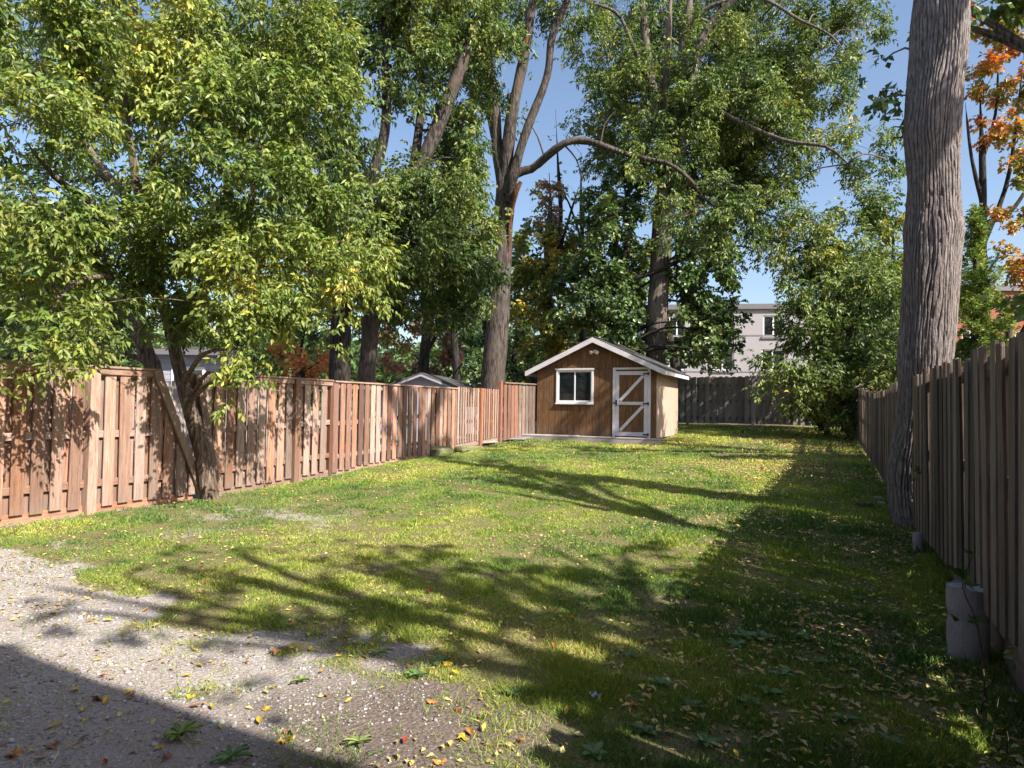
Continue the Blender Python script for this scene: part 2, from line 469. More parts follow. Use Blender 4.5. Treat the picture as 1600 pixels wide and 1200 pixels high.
def stone(name, cols):
    m, nt, b = newmat(name)
    tc = N(nt, 'ShaderNodeTexCoord')
    n = noise(nt, tc.outputs['Object'], 7, 7, .65); n2 = noise(nt, tc.outputs['Object'], 2.5, 4)
    c = ramp(nt, n, [(.3, cols[0]), (.55, cols[1]), (.75, cols[2])])
    c = mix(nt, ramp(nt, n2, [(.5, (0, 0, 0)), (.62, (1, 1, 1))]), c, cols[3])
    nt.links.new(c, b.inputs['Base Color']); bump(nt, b, n, .01)
    return m
M_STONE = stone('mossy_flagstone', [(.2, .17, .16), (.38, .34, .32), (.52, .48, .45), (.20, .21, .10)])
M_STONEM = stone('green_mossy_stone', [(.10, .10, .06), (.19, .20, .09), (.36, .33, .28), (.17, .19, .07)])
M_PEB, nt_, b_ = newmat('pebbles')
_oi = N(nt_, 'ShaderNodeAttribute', attribute_name='Col'); nt_.links.new(_oi.outputs['Color'], b_.inputs['Base Color'])

# ------------------------------------------------------------------ ground
def ground():
    xs = np.unique(np.r_[-400, -250, -150, -90, -60, -40, -28, -20, -15, -12.5, np.arange(-11, 3.01, .09), 4, 5.5, 8, 12, 18, 28, 45, 80, 150, 250, 400])
    ys = np.unique(np.r_[-300, -150, -60, -25, -12, -6, np.arange(-3, 10, .09), np.arange(10, 28, .14), 29, 31, 34, 38, 44, 55, 80, 130, 250, 450])
    X, Y = np.meshgrid(xs, ys)
    Z = gz(X, Y)
    m = grass_mask(X, Y)
    Z = Z + .012 * (m > .5)
    nx, ny = len(xs), len(ys)
    i = np.arange(nx * ny).reshape(ny, nx)
    F = np.stack([i[:-1, :-1], i[:-1, 1:], i[1:, 1:], i[1:, :-1]], -1).reshape(-1, 4)
    V = np.stack([X, Y, Z], -1).reshape(-1, 3)
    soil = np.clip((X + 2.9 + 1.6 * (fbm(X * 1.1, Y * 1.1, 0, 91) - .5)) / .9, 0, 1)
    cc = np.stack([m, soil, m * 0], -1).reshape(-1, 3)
    me = mesh_np('ground', V, F, M_GROUND, cc, True)
    tag(obj('ground', me), kind='structure')
ground()

# ------------------------------------------------------------------ foliage engine
def norm(a): return a / np.maximum(np.linalg.norm(a, axis=-1, keepdims=True), 1e-9)

class Foliage:
    def __init__(s): s.V = []; s.C = []; s.n = 0
    def leaflets(s, p, ax, nr, L, W, col, fold=.25):
        """pointed leaves, each a folded kite of two triangles: p base, ax axis, nr normal"""
        ax = norm(ax); sd = norm(np.cross(ax, nr)); nr = np.cross(sd, ax)
        L = L[:, None]; W = W[:, None]
        m = p + ax * L * .42
        a = m + sd * W * .5 + nr * W * fold; b = m - sd * W * .5 + nr * W * fold
        t = p + ax * L - nr * L * .12
        s.V.append(np.stack([p, a, t, b], 1).reshape(-1, 3)); s.C.append(np.repeat(col, 4, 0)); s.n += len(p)
    def mesh(s, name, mat):
        V = np.concatenate(s.V); C = np.concatenate(s.C)
        n = len(V) // 4
        k = np.arange(n)[:, None] * 4
        F = np.concatenate([k + np.array([[0, 1, 2]]), k + np.array([[0, 2, 3]])])
        return mesh_np(name, V, F, mat, C)

def palette(n, base, var, noise_val):
    """colour of each leaf: a mix of the listed colours, drawn with patches from noise_val"""
    base = np.asarray(base, float)
    w = np.asarray(var, float); cw = np.cumsum(w / w.sum())
    q = np.clip(noise_val * .55 + rng.random(n) * .45, 0, .9999)
    i = np.searchsorted(cw, q)
    i = np.clip(i, 0, len(base) - 1)
    c = base[i] * (1 + .22 * (rng.random((n, 1)) - .5) * 2)
    c = c * (1 + .08 * (rng.random((n, 3)) - .5) * 2) * 1.32
    return c

def sprays(fol, P, D, leaf, pal, patch):
    """P spray bases, D rachis directions. leaf: dict(kind, L, W, n, rach)"""
    n = len(P)
    if n == 0: return
    D = norm(D)
    k = leaf['n']
    col0 = palette(n, pal[0], pal[1], patch)
    up = np.array([0, 0, 1.0])
    side = norm(np.cross(D, up) + 1e-3 * rng.normal(size=(n, 3)))
    for j in range(k):
        if k == 1: tpos, s_ = 1.0, 0
        else:
            tpos = .35 + .65 * (j // 2 * 2 + 1) / k; s_ = (-1 if j % 2 else 1) if j < k - 1 else 0
            if j == k - 1: tpos = 1.0
        rl = leaf['rach'] * (.8 + .4 * rng.random((n, 1)))
        base = P + D * rl * tpos + np.array([0, 0, -1.0]) * rl * .25 * tpos ** 2
        a = D * (.55 if s_ else 1) + side * s_ * .85 + np.array([0, 0, -leaf.get('droop', .55)]) + .35 * rng.normal(size=(n, 3))
        nr = up + .85 * rng.normal(size=(n, 3)) + np.array([.25, -.1, 0])
        L = leaf['L'] * (.65 + .6 * rng.random(n)); W = leaf['W'] * (.7 + .5 * rng.random(n))
        fol.leaflets(base, a, nr, L, W, col0 * (1 + .12 * rng.normal(size=(n, 1))).clip(.6, 1.5), .22)

class Wood:
    def __init__(s): s.V = []; s.F = []; s.n = 0
    def tube(s, pts, rad, sides=8, rough=0.0, ridges=0, seed=0, cap=True):
        pts = np.asarray([tuple(p) for p in pts], float); rad = np.asarray(rad, float)
        n = len(pts)
        T = np.gradient(pts, axis=0); T = norm(T)
        ref = np.array([1.0, 0, 0]) if abs(T[0][0]) < .8 else np.array([0, 1.0, 0])
        U = norm(np.cross(T, ref)); W = np.cross(T, U)
        ang = np.arange(sides) / sides * 2 * np.pi
        c, sn = np.cos(ang), np.sin(ang)
        r = rad[:, None] * np.ones((1, sides))
        if rough:
            hh = np.concatenate([[0], np.cumsum(np.linalg.norm(np.diff(pts, axis=0), axis=1))])
            r = r * (1 + rough * (fbm(c[None] * 1.6 + 7, sn[None] * 1.6 + hh[:, None] * .9, hh[:, None] * .8, seed) - .5) * 2)
            if ridges:
                wz = hh[:, None]
                wa = ang[None] / (2 * np.pi) * ridges + 1.5 * (fbm(c[None] * 2.2 + 5, sn[None] * 2.2 + 3, wz * 1.1, seed + 5) - .5) * 2 + .35 * (vnoise(c[None] * 9, sn[None] * 9, wz * 5, seed + 6) - .5)
                idx = np.floor(wa); rr = np.abs((wa - idx) - .5) * 2      # 1 in the furrow, 0 on the crest
                wid = .45 + .5 * vnoise(idx * 3.7, wz * 2.1, 1.5, seed + 8)
                gap = vnoise(idx * 5.3 + .5, wz * 9.0 + 3.7 * idx, .5, seed + 9)   # cross cracks cut every ridge into plates
                r = r - .044 * np.clip((rr - wid) / .32, 0, 1) * np.clip(vnoise(idx * 2.1, wz * 1.3, 7.5, seed) * 1.6, .35, 1) - .013 * np.clip((gap - .66) * 9, 0, 1) + .012 * (vnoise(idx * 9.1, wz * 3.1, 4.4, seed + 2) - .5) + .006 * (vnoise(ang[None] * 40, wz * 30, 3.3, seed + 3) - .5)
        V = pts[:, None] + r[..., None] * (c[None, :, None] * U[:, None] + sn[None, :, None] * W[:, None])
        i = np.arange(n * sides).reshape(n, sides) + s.n
        j = np.roll(i, -1, 1)
        F = np.stack([i[:-1], j[:-1], j[1:], i[1:]], -1).reshape(-1, 4)
        s.V.append(V.reshape(-1, 3)); s.F.append(F); s.n += n * sides
    def twigs(s, A, B, r0, sag=.08):
        """many thin three sided twigs from A to B with one bend"""
        n = len(A)
        if n == 0: return
        mid = (A + B) / 2 + rng.normal(size=(n, 3)) * np.linalg.norm(B - A, axis=1)[:, None] * .09 + np.array([0, 0, 1.0]) * np.linalg.norm(B - A, axis=1)[:, None] * sag
        T = norm(B - A)
        U = norm(np.cross(T, np.array([.3, .2, 1.0]) + .01)); W = np.cross(T, U)
        P = []
        for p, q in ((A, 1.0), (mid, .7), (B, .25)):
            for k in range(3):
                a = k * 2.0944
                P.append(p + (U * math.cos(a) + W * math.sin(a)) * (r0 * q)[:, None])
        V = np.stack(P, 1).reshape(-1, 3)
        b = np.arange(n)[:, None] * 9 + s.n
        F = []
        for l in (0, 3):
            for k in range(3):
                F.append(b + np.array([[l + k, l + (k + 1) % 3, l + 3 + (k + 1) % 3, l + 3 + k]]))
        s.V.append(V); s.F.append(np.concatenate(F)); s.n += n * 9
    def mesh(s, name, mat):
        return mesh_np(name, np.concatenate(s.V), np.concatenate(s.F), mat, None, True)

def smooth_path(pts, step=.25):
    """Catmull-Rom through the points; pts rows x,y,z,r"""
    p = np.asarray(pts, float)
    if len(p) < 3:
        n = max(2, int(np.linalg.norm(p[1, :3] - p[0, :3]) / step))
        t = np.linspace(0, 1, n + 1)[:, None]
        return p[0] * (1 - t) + p[1] * t
    q = np.vstack([2 * p[0] - p[1], p, 2 * p[-1] - p[-2]])
    out = []
    for i in range(1, len(q) - 2):
        L = np.linalg.norm(q[i + 1, :3] - q[i, :3]); n = max(2, int(L / step))
        t = (np.arange(n) / n)[:, None]
        a, b, c, d = q[i - 1], q[i], q[i + 1], q[i + 2]
        out.append(.5 * ((2 * b) + (-a + c) * t + (2 * a - 5 * b + 4 * c - d) * t ** 2 + (-a + 3 * b - 3 * c + d) * t ** 3))
    out.append(p[-1][None])
    return np.concatenate(out)

BOX = dict(L=.10, W=.044, n=5, rach=.17, droop=.7)          # compound leaves of the box elder and walnut
BOXF = dict(L=.15, W=.066, n=5, rach=.26, droop=.7)
MAP = dict(L=.11, W=.10, n=3, rach=.11, droop=.35)
MAPF = dict(L=.17, W=.14, n=3, rach=.16, droop=.35)
FAR = dict(L=.30, W=.24, n=3, rach=.25, droop=.3)
P_BOX = ([(.045, .08, .02), (.10, .145, .03), (.17, .205, .045), (.25, .265, .05), (.34, .28, .05)], [.2, .28, .28, .17, .07])
P_BOX2 = ([(.035, .065, .02), (.075, .115, .028), (.13, .165, .04), (.20, .215, .05), (.30, .24, .05)], [.26, .30, .26, .13, .05])
P_DARK = ([(.035, .065, .022), (.06, .10, .03), (.10, .14, .045), (.16, .19, .06), (.28, .22, .07)], [.28, .32, .24, .12, .04])
P_YEL = ([(.05, .085, .02), (.10, .13, .03), (.2, .2, .04), (.34, .25, .05), (.42, .2, .05)], [.2, .25, .25, .2, .1])
P_ORG = ([(.09, .11, .03), (.20, .18, .05), (.36, .19, .05), (.42, .16, .06), (.36, .09, .05)], [.2, .22, .25, .22, .11])
P_PINK = ([(.09, .09, .045), (.17, .13, .08), (.27, .17, .11), (.36, .2, .11), (.14, .14, .06)], [.2, .2, .25, .15, .2])
P_CED = ([(.04, .075, .02), (.08, .13, .03), (.17, .22, .05), (.28, .31, .07)], [.2, .3, .3, .2])

def tree(name, label, limbs, clumps, leaf, pal, barkm=None, group=None, lai=2.0, cat='tree', leafm=None, sides=12, ridges=0, ntw=1.0, tw_r=.012, step=.25, connect=True):
    """limbs: lists of rows (x,y,z,r), the first is the trunk; clumps: (centre, (rx,ry,rz), density)"""
    barkm = barkm or M_BARKM; leafm = leafm or M_LEAF
    base = limbs[0][0]
    root = thing(name, label, cat, (base[0], base[1], base[2]), 0, group)
    off = np.array(base[:3], float)
    sk = []
    tw = Wood(); fol = Foliage(); limbw = Wood()
    for k, lb in enumerate(limbs):
        if k and len(lb) > 2:
            lb = [lb[0]] + [(q[0] + random.gauss(0, .5) * q[3], q[1] + random.gauss(0, .5) * q[3], q[2] + random.gauss(0, .8) * q[3], q[3]) for q in lb[1:-1]] + [lb[-1]]
        path = smooth_path(lb, step if k else step * (.13 if ridges else 1))
        sk.append(path[len(path) // 4 if k == 0 else 0:])
        tt = np.linspace(0, 1, len(path))
        path[:, 3] *= np.clip((1 - tt) / .22, .18, 1)
        w = Wood()
        if k == 0:
            rr = path[:, 3].copy()
            h = path[:, 2] - path[0, 2]
            rr = rr * (1 + (.55 if ridges else .18) * np.exp(-np.clip(h, 0, 9) / .28))
            if ridges: rr = rr * (1 + .05 * np.exp(-((h - 5.2) / .18) ** 2) + .05 * np.exp(-((h - 4.0) / .14) ** 2) + .03 * np.sin(h * 2.3))
            w.tube(path[:, :3] - off, rr, 380 if ridges else 24, .14, ridges, 3 + k)
            obj('trunk', w.mesh('trunk', barkm), root)
        else:
            w.tube(path[:, :3] - off, path[:, 3], sides if path[0, 3] > .06 else 7, .2, 0, 3 + k)
            obj('limb', w.mesh('limb', barkm), root)
    S = np.concatenate(sk)
    for c, rad, dens in clumps:
        c = np.array(tuple(c), float); rad = np.array(rad, float)
        d = np.linalg.norm(S[:, :3] - c, axis=1) + np.maximum(0, S[:, 2] - c[2] + .2) * 1.2
        i = int(np.argmin(d)); a = S[i]
        if connect:
            dist = np.linalg.norm(a[:3] - c)
            r0 = min(a[3] * .7, .012 + .014 * dist)
            mid = (a[:3] * .5 + c * .5) + np.array([0, 0, .12 * dist]) + rng.normal(size=3) * .06 * dist
            pth = smooth_path([(*a[:3], r0), (*mid, r0 * .7), (*c, max(.008, r0 * .35))], max(.2, dist / 6))
            limbw.tube(pth[:, :3] - off, pth[:, 3], 6, .08, 0, 9)
        A = math.pi * (rad[0] * rad[1] + rad[0] * rad[2] + rad[1] * rad[2]) / 3
        la = leaf['n'] * leaf['L'] * leaf['W'] * .45
        rad = rad * 1.12
        ns = int(lai * 1.9 * dens * A / la)
        nt = max(6, int(ns / 34 * ntw))
        # twigs from inside the clump outwards
        dr = norm(rng.normal(size=(nt, 3)) * np.array([1, 1, .9]))
        rr = (.55 + .55 * rng.random((nt, 1)) ** .6)
        nz = fbm(dr[:, 0] * 1.7 + c[0], dr[:, 1] * 1.7 + c[1], dr[:, 2] * 1.7 + c[2], 5, 2)[:, None]
        rr = rr * (.55 + .9 * nz)
        E = c + dr * rad * rr
        Ain = c + dr * rad * rr * (.05 + .35 * rng.random((nt, 1))) + rng.normal(size=(nt, 3)) * rad * .10
        tw.twigs(Ain - off, E - off, np.full(nt, tw_r * .55) * (.6 + .8 * rng.random(nt)))
        # leaves along the outer part of the twigs, hanging
        ti = rng.integers(0, nt, ns)
        t = .25 + .8 * rng.random((ns, 1)) ** .75
        P = Ain[ti] + (E[ti] - Ain[ti]) * t + rng.normal(size=(ns, 3)) * (leaf['rach'] * .55) 
        D = norm(E[ti] - Ain[ti]) * .6 + rng.normal(size=(ns, 3)) * .55 + np.array([0, 0, -.25])
        patch = fbm(P[:, 0] * .9, P[:, 1] * .9, P[:, 2] * .9, 12, 2)
        patch = np.clip((patch - .5) * 2.1 + .5 + (c[2] * 0), 0, 1)
        sprays(fol, P - off, D, leaf, pal, patch)
    print(name, fol.n)
    if limbw.n: obj('branches', limbw.mesh('branches', barkm), root)['kind'] = 'stuff'
    if tw.n: obj('twigs', tw.mesh('twigs', M_TWIG), root)['kind'] = 'stuff'
    if fol.n: obj('crown', fol.mesh('crown', leafm), root)['kind'] = 'stuff'
    return root

def L3(rows, d0=None):
    """limb from rows (px, py, depth, half width in px)"""
    out = []
    for r in rows:
        p = at(r[0], r[1], r[2]); out.append((p.x, p.y, p.z, r[3] * r[2] / FPX))
    return out
def grounded(rows, drop=.25):
    """the same with the foot of the first row set into the ground below it"""
    out = L3(rows)
    x, y, z, r = out[0]
    g = g1(x, y) - drop
    if z > g + .3:
        out = [(x, y, g, r * 1.12)] + out
    else: out[0] = (x, y, g, r)
    return out
def CL(rows, dscale=1.0):
    """clumps from rows (px, py, rx px, ry px, depth[, density[, depth radius]])"""
    out = []
    for r in rows:
        px, py, rx, ry, d = r[:5]; dens = r[5] if len(r) > 5 else 1.0
        a, b = rx * d / FPX, ry * d / FPX
        dr = r[6] if len(r) > 6 else min(a, b) * 1.0
        # radii in world axes: depth radius along the view, roughly y
        out.append((at(px, py, d), (a * .95 + .03 * dr, dr * .8 + a * .2, b), dens))
    return out

# ------------------------------------------------------------------ fences
def board_meshes(mat, w=.14, t=.02, n=4, ear=.0):
    out = []
    for k in range(n):
        r = random.Random(k * 7 + 3)
        m = MB()
        # a plank of unit height with eased corners, slightly bowed and chipped at the top
        bow = r.uniform(-.006, .006); e = .004
        rows = [(0, 0), (.5, bow), (.985, 0), (1.0, 0)]
        v = []
        for z, b in rows:
            ww = w / 2 * (1 if z < 1 else .94)
            for x, y in ((-ww, -t / 2 + e), (-ww + e, -t / 2), (ww - e, -t / 2), (ww, -t / 2 + e), (ww, t / 2), (-ww, t / 2)):
                v.append((x, y + b, z + (r.uniform(-.004, .004) if z == 1 else 0)))
        f = [tuple(range(5, -1, -1)), tuple(range(18, 24))]
        for l in range(3):
            for i in range(6):
                a, b2 = l * 6 + i, l * 6 + (i + 1) % 6
                f.append((a, b2, b2 + 6, a + 6))
        m.add(v, f)
        out.append(bm_me('board', m.v, m.f, mat))
    return out
BD_CEDAR = board_meshes(M_CEDAR); BD_RED = board_meshes(M_CEDAR_D, .14)
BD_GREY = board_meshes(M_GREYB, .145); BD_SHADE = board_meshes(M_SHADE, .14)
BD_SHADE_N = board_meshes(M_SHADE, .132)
BD_SLAT = board_meshes(M_CEDAR, .075)

def place_board(meshes, fence, x, y, z0, z1, rz, lean=.006, name='board'):
    me = random.choice(meshes)
    o = obj(name, me, fence)
    o.location = (x - fence.location.x, y - fence.location.y, z0 - fence.location.z)
    o.rotation_euler = (random.gauss(0, lean * .7), random.gauss(0, lean), rz + random.gauss(0, .012))
    o.scale = (random.uniform(.95, 1.04), 1, z1 - z0)
    return o

def rail(fence, a, b, h, t, mat, name='rail'):
    a = Vector(a) - fence.location; b = Vector(b) - fence.location
    L = (b - a).length
    m = MB().box(-t / 2, t / 2, 0, L, -h / 2, h / 2)
    o = m.build(name, mat, fence, a)
    d = b - a
    o.rotation_euler = (math.asin(d.z / L), 0, math.atan2(-d.x, d.y))
    return o
def post(fence, x, y, z0, z1, mat, s=.09, name='post'):
    m = MB().box(-s / 2, s / 2, -s / 2, s / 2, 0, z1 - z0, ch=.006)
    return m.build(name, mat, fence, (x - fence.location.x, y - fence.location.y, z0 - fence.location.z))

FX = -8.55
LT = CAMZ + .44                       # level top of the left fence
NOTCH = (6.42, 7.62)                  # where the leaning tree stands in the fence
# -- first run, up to the notch and on to the last wide board-on-board bay
lf = thing('wooden_fence', 'cedar board-on-board fence in sun along the left, dappled by leaf shadows, with notch for tree', 'fence', (FX, 6, .2))
post_ys = [1.0, 3.0, 5.17, 8.77]
for y in post_ys:
    post(lf, FX + .045, y, g1(FX, y) - .1, LT + (.0 if y < 6 else -.01), M_CEDAR, .12)
y = .9
NL0, NL1, NR0, NR1 = 6.04, 6.84, 6.72, 7.10        # the notch: left brace and right brace, at the top and at the ground
def span(y):
    """(bottom, top) of the board at y beside the notch, as shares of the fence height"""
    if y < NL0 or y > NR1: return (0, 1)
    if y < NR0: return (0, 1 - (y - NL0) / (NL1 - NL0)) if y < NL1 else (0, 0)
    return ((NR1 - y) / (NR1 - NR0), 1)
while y < 9.7:
    for (yy, xo) in ((y, .032), (y + .107, -.036)):
        zb = g1(FX, yy) + .09; zt = LT - .06
        lo, hi = span(yy)
        if hi - lo > .12:
            place_board(BD_CEDAR, lf, FX + xo, yy, zb + lo * (zt - zb) + random.uniform(-.01, .012), zb + hi * (zt - zb), math.pi / 2)
    y += .215
segs = [(.9, 6.02), (7.12, 9.72)]
for a, b in segs:
    for hz in (.40, 1.04):
        rail(lf, (FX, a, g1(FX, a) + hz), (FX, min(b, 9.72) + (.35 if b < 7 and hz < .8 else 0), g1(FX, b) + hz), .09, .038, M_CEDAR_H)
    rail(lf, (FX + .0, a, LT - .10), (FX + .0, b, LT - .10), .09, .038, M_CEDAR_H)
    rail(lf, (FX + .054, a, LT - .065), (FX + .054, b, LT - .065), .085, .02, M_CEDAR_H, 'fascia')
    rail(lf, (FX + .01, a, LT - .008), (FX + .01, b, LT - .008), .028, .15, M_CEDAR_H, 'cap_rail')
    n = max(1, int((b - a) / 2.4 + .5))
    for i in range(n):
        ya, yb = a + (b - a) * i / n, a + (b - a) * (i + 1) / n - .01
        rail(lf, (FX - .01, ya, g1(FX, ya) + .045), (FX - .01, yb + (.72 if a < 1 and i == n - 1 else 0), g1(FX, yb) + .045), .14, .03, M_CEDAR_H, 'kick_board')
# sloping braces and trims of the notch
for (ya, za, yb, zb2, xo, mm_) in ((NL0 - .02, LT - .01, NL1 + .02, .24, .085, M_CEDAR), (NL0, LT - .03, NL1, .3, -.07, M_CEDAR), (NR0 - .02, LT - .03, NR1, .32, .085, M_CEDAR_D), (NR0 - .02, LT - .03, NR1, .35, -.07, M_CEDAR_D)):
    MB().bar((0, 0, 0), (0, yb - ya, zb2 - za), .11, .035, (1, 0, 0)).build('brace', mm_, lf, Vector((FX + xo, ya, za)) - lf.location)

# -- second run with narrow gaps
lf2 = thing('wooden_fence', 'reddish cedar fence stretch with see-through gaps between the dappled fence and the slatted gate', 'fence', (FX, 12, .3))
y = 9.86
while y < 14.45:
    zb = g1(FX, y) + random.uniform(.04, .09)
    mats = BD_RED if random.random() < .42 else BD_CEDAR
    place_board(mats, lf2, FX + .03, y, zb, LT - .05 + random.uniform(-.008, .008), math.pi / 2, .006)
    if random.random() < .62:
        place_board(BD_RED, lf2, FX - .045, y + .095, zb, LT - .06, math.pi / 2, .006)
    y += random.choice((.185, .195, .205))
for yy in (9.75, 12.1, 14.5): post(lf2, FX - .02, yy, g1(FX, yy) - .1, LT + .0, M_CEDAR_D, .09)
for hz in (.35, 1.0):
    rail(lf2, (FX - .008, 9.8, g1(FX, 9.8) + hz), (FX - .008, 14.45, g1(FX, 14.45) + hz), .085, .035, M_CEDAR_H)
rail(lf2, (FX - .008, 9.8, LT - .11), (FX - .008, 14.45, LT - .11), .085, .035, M_CEDAR_H)
rail(lf2, (FX, 9.8, LT - .02), (FX, 14.5, LT - .02), .03, .13, M_CEDAR_H, 'cap_rail')
rail(lf2, (FX - .01, 9.8, g1(FX, 9.8) + .04), (FX - .01, 14.4, g1(FX, 14.4) + .03), .12, .03, M_CEDAR_H, 'kick_board')

# -- slatted gate
GT = thing('slatted_gate', 'narrow see-through wooden slat gate with a pale bottom plank before the tall corner post', 'gate', (FX, 15.7, .45))
y = 14.62
while y < 16.95:
    place_board(BD_SLAT, GT, FX + .02, y, g1(FX, y) + .20, LT + .02, math.pi / 2, .004, 'slat')
    y += .135
rail(GT, (FX - .02, 14.55, g1(FX, 14.6) + .16), (FX - .02, 17, g1(FX, 17) + .12), .16, .035, M_CEDAR_H, 'bottom_plank')
rail(GT, (FX - .02, 14.55, LT - .06), (FX - .02, 17, LT - .06), .08, .035, M_CEDAR_H)
rail(GT, (FX - .02, 14.55, LT - .9), (FX - .02, 17, LT - .9), .08, .035, M_CEDAR_H)
post(GT, FX + .01, 15.85, .4, LT + .03, M_CEDAR_D, .1)

# -- tall screen between the corner post and the shed
scr = thing('fence_screen', 'tall dark slat screen between the corner post and the left wall of the shed', 'fence', (FX, 17.05, .5))
post(scr, FX + .02, 17.06, g1(FX, 17.06) - .1, CAMZ + .72, M_CEDAR_D, .13)
a, b = Vector((FX + .1, 17.15, 0)), Vector((-8.02, 18.55, 0))
n = 9
for i in range(n):
    p = a.lerp(b, (i + .5) / n)
    place_board(BD_SHADE if i > 3 else BD_RED, scr, p.x, p.y, g1(p.x, p.y) + .08, CAMZ + .64, math.atan2(b.y - a.y, b.x - a.x), .006, 'slat')
for hz in (1.0, 1.55, 2.28):
    rail(scr, (a.x - .04, a.y, hz), (b.x - .04, b.y, hz), .08, .035, M_CEDAR_H)
rail(scr, (a.x, a.y, CAMZ + .67), (b.x, b.y, CAMZ + .67), .03, .12, M_CEDAR_H, 'cap_rail')

# -- right fence, seen from its shaded side
RX = 1.10
RTOP = CAMZ + .44
TY0, TY1 = 9.2, 9.7                 # the big tree fills this stretch of the fence line
rf = thing('wooden_fence', 'dark mossy board-on-board fence in shade close by on the right, on concrete footings', 'fence', (RX, 6, 0))
y = 2.2
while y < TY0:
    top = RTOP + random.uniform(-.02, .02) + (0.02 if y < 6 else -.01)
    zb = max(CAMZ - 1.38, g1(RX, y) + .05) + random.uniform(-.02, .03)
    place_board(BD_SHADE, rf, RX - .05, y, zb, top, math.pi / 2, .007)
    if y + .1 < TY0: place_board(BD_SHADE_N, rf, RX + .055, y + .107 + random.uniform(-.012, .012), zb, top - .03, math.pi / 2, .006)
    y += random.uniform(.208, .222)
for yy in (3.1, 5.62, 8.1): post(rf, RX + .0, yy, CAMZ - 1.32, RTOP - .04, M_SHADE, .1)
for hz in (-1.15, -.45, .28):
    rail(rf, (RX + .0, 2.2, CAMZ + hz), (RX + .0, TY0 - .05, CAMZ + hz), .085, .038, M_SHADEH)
rail(rf, (RX + .085, 2.2, g1(RX, 2.2) + .06), (RX + .085, TY0 - .02, g1(RX, 9.1) + .06), .42, .03, M_SHADEH, 'sun_stop_board')  # hidden board added on the far side to stop sun leaking underneath
rf2 = thing('wooden_fence', 'far dark stretch of the right fence beyond the big trunk, under the overhanging tree', 'fence', (RX, 18, .5))
y = TY1 + .08
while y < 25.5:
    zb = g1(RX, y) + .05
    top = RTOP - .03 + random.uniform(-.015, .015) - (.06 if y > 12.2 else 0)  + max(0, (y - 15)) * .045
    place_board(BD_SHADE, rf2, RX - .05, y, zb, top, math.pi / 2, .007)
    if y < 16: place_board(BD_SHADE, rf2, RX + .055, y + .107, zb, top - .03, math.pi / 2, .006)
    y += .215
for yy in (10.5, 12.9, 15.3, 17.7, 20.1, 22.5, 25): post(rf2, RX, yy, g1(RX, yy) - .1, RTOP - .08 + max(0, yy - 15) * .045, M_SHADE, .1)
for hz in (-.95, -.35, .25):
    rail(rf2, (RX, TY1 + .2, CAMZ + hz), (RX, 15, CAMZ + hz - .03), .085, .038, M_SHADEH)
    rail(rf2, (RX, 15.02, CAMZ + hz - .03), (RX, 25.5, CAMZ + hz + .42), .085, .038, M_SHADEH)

# -- back fence
BY = 25.7
bf = thing('wooden_fence', 'weathered grey board-on-board fence across the back of the yard right of the shed', 'fence', (-3, BY, 1))
BT = at(1150, 588, 24.4).z
x = -9.6
while x < RX - .1:
    zb = g1(x, BY) + .10
    place_board(BD_GREY, bf, x, BY - .045, zb, BT + random.uniform(-.02, .02), 0, .006)
    place_board(BD_GREY, bf, x + .12, BY + .045, zb, BT - .03, 0, .006)
    x += .24
for xx in (-9.5, -7, -4.6, -2.2, .2): post(bf, xx, BY, g1(xx, BY) - .1, BT - .05, M_GREYB, .1)
for hz in (.35, 1.0, 1.6):
    m = MB().box(-9.6, RX - .1, -.019, .019, -.045, .045)
    m.build('rail', M_GREYX, bf, Vector((0, BY, 1.02 + hz - .05)) - bf.location)
MB().bar((-4.0, -.085, .35), (-2.9, -.085, 1.55), .06, .02, (0, 1, 0)).build('brace', M_GREYB, bf, Vector((0, BY, 1.0)) - bf.location)

# -- neighbours' fences seen behind the left one
nf = thing('lattice_fence', "neighbour's taller reddish fence with square openings rising behind the left fence", 'fence', at(60, 700, 11.5))
x0, x1 = at(-30, 556, 11.5), at(163, 556, 11.5)
dirv = (x1 - x0); Ln = dirv.length; dn = dirv.normalized(); ang = math.atan2(dn.y, dn.x)
n = int(Ln / .16)
for i in range(n):
    p = x0 + dn * (.08 + i * Ln / n)
    place_board(BD_CEDAR, nf, p.x, p.y, .35, 2.36 if i % 2 else 2.30, ang, .002)
m = MB().box(0, Ln, -.05, .05, -.02, .02); o = m.build('cap_rail', M_CEDAR_H, nf, Vector((x0.x, x0.y, 2.50)) - nf.location); o.rotation_euler = (0, 0, ang)
m = MB().box(0, Ln, -.02, .02, -.04, .04); o = m.build('rail', M_CEDAR_H, nf, Vector((x0.x, x0.y, 2.33)) - nf.location); o.rotation_euler = (0, 0, ang)
for i in range(0, n, 2):
    p = x0 + dn * (i * Ln / n)
    place_board(BD_SLAT, nf, p.x, p.y, 2.37, 2.49, ang, 0, 'baluster')
post(nf, x1.x, x1.y, .2, 2.52, M_CEDAR, .1)
gf = thing('grey_fence', "neighbour's weathered grey board fence seen through the notch behind the leaning tree", 'fence', (-10.9, 8.5, .3))
for i in range(26):
    place_board(BD_GREY, gf, -10.9 + .01 * i, 6.3 + i * .16, .25, 2.06, math.pi / 2, .004)
rail(gf, (-10.95, 6.2, 1.9), (-10.7, 10.4, 1.9), .09, .04, M_GREYH)

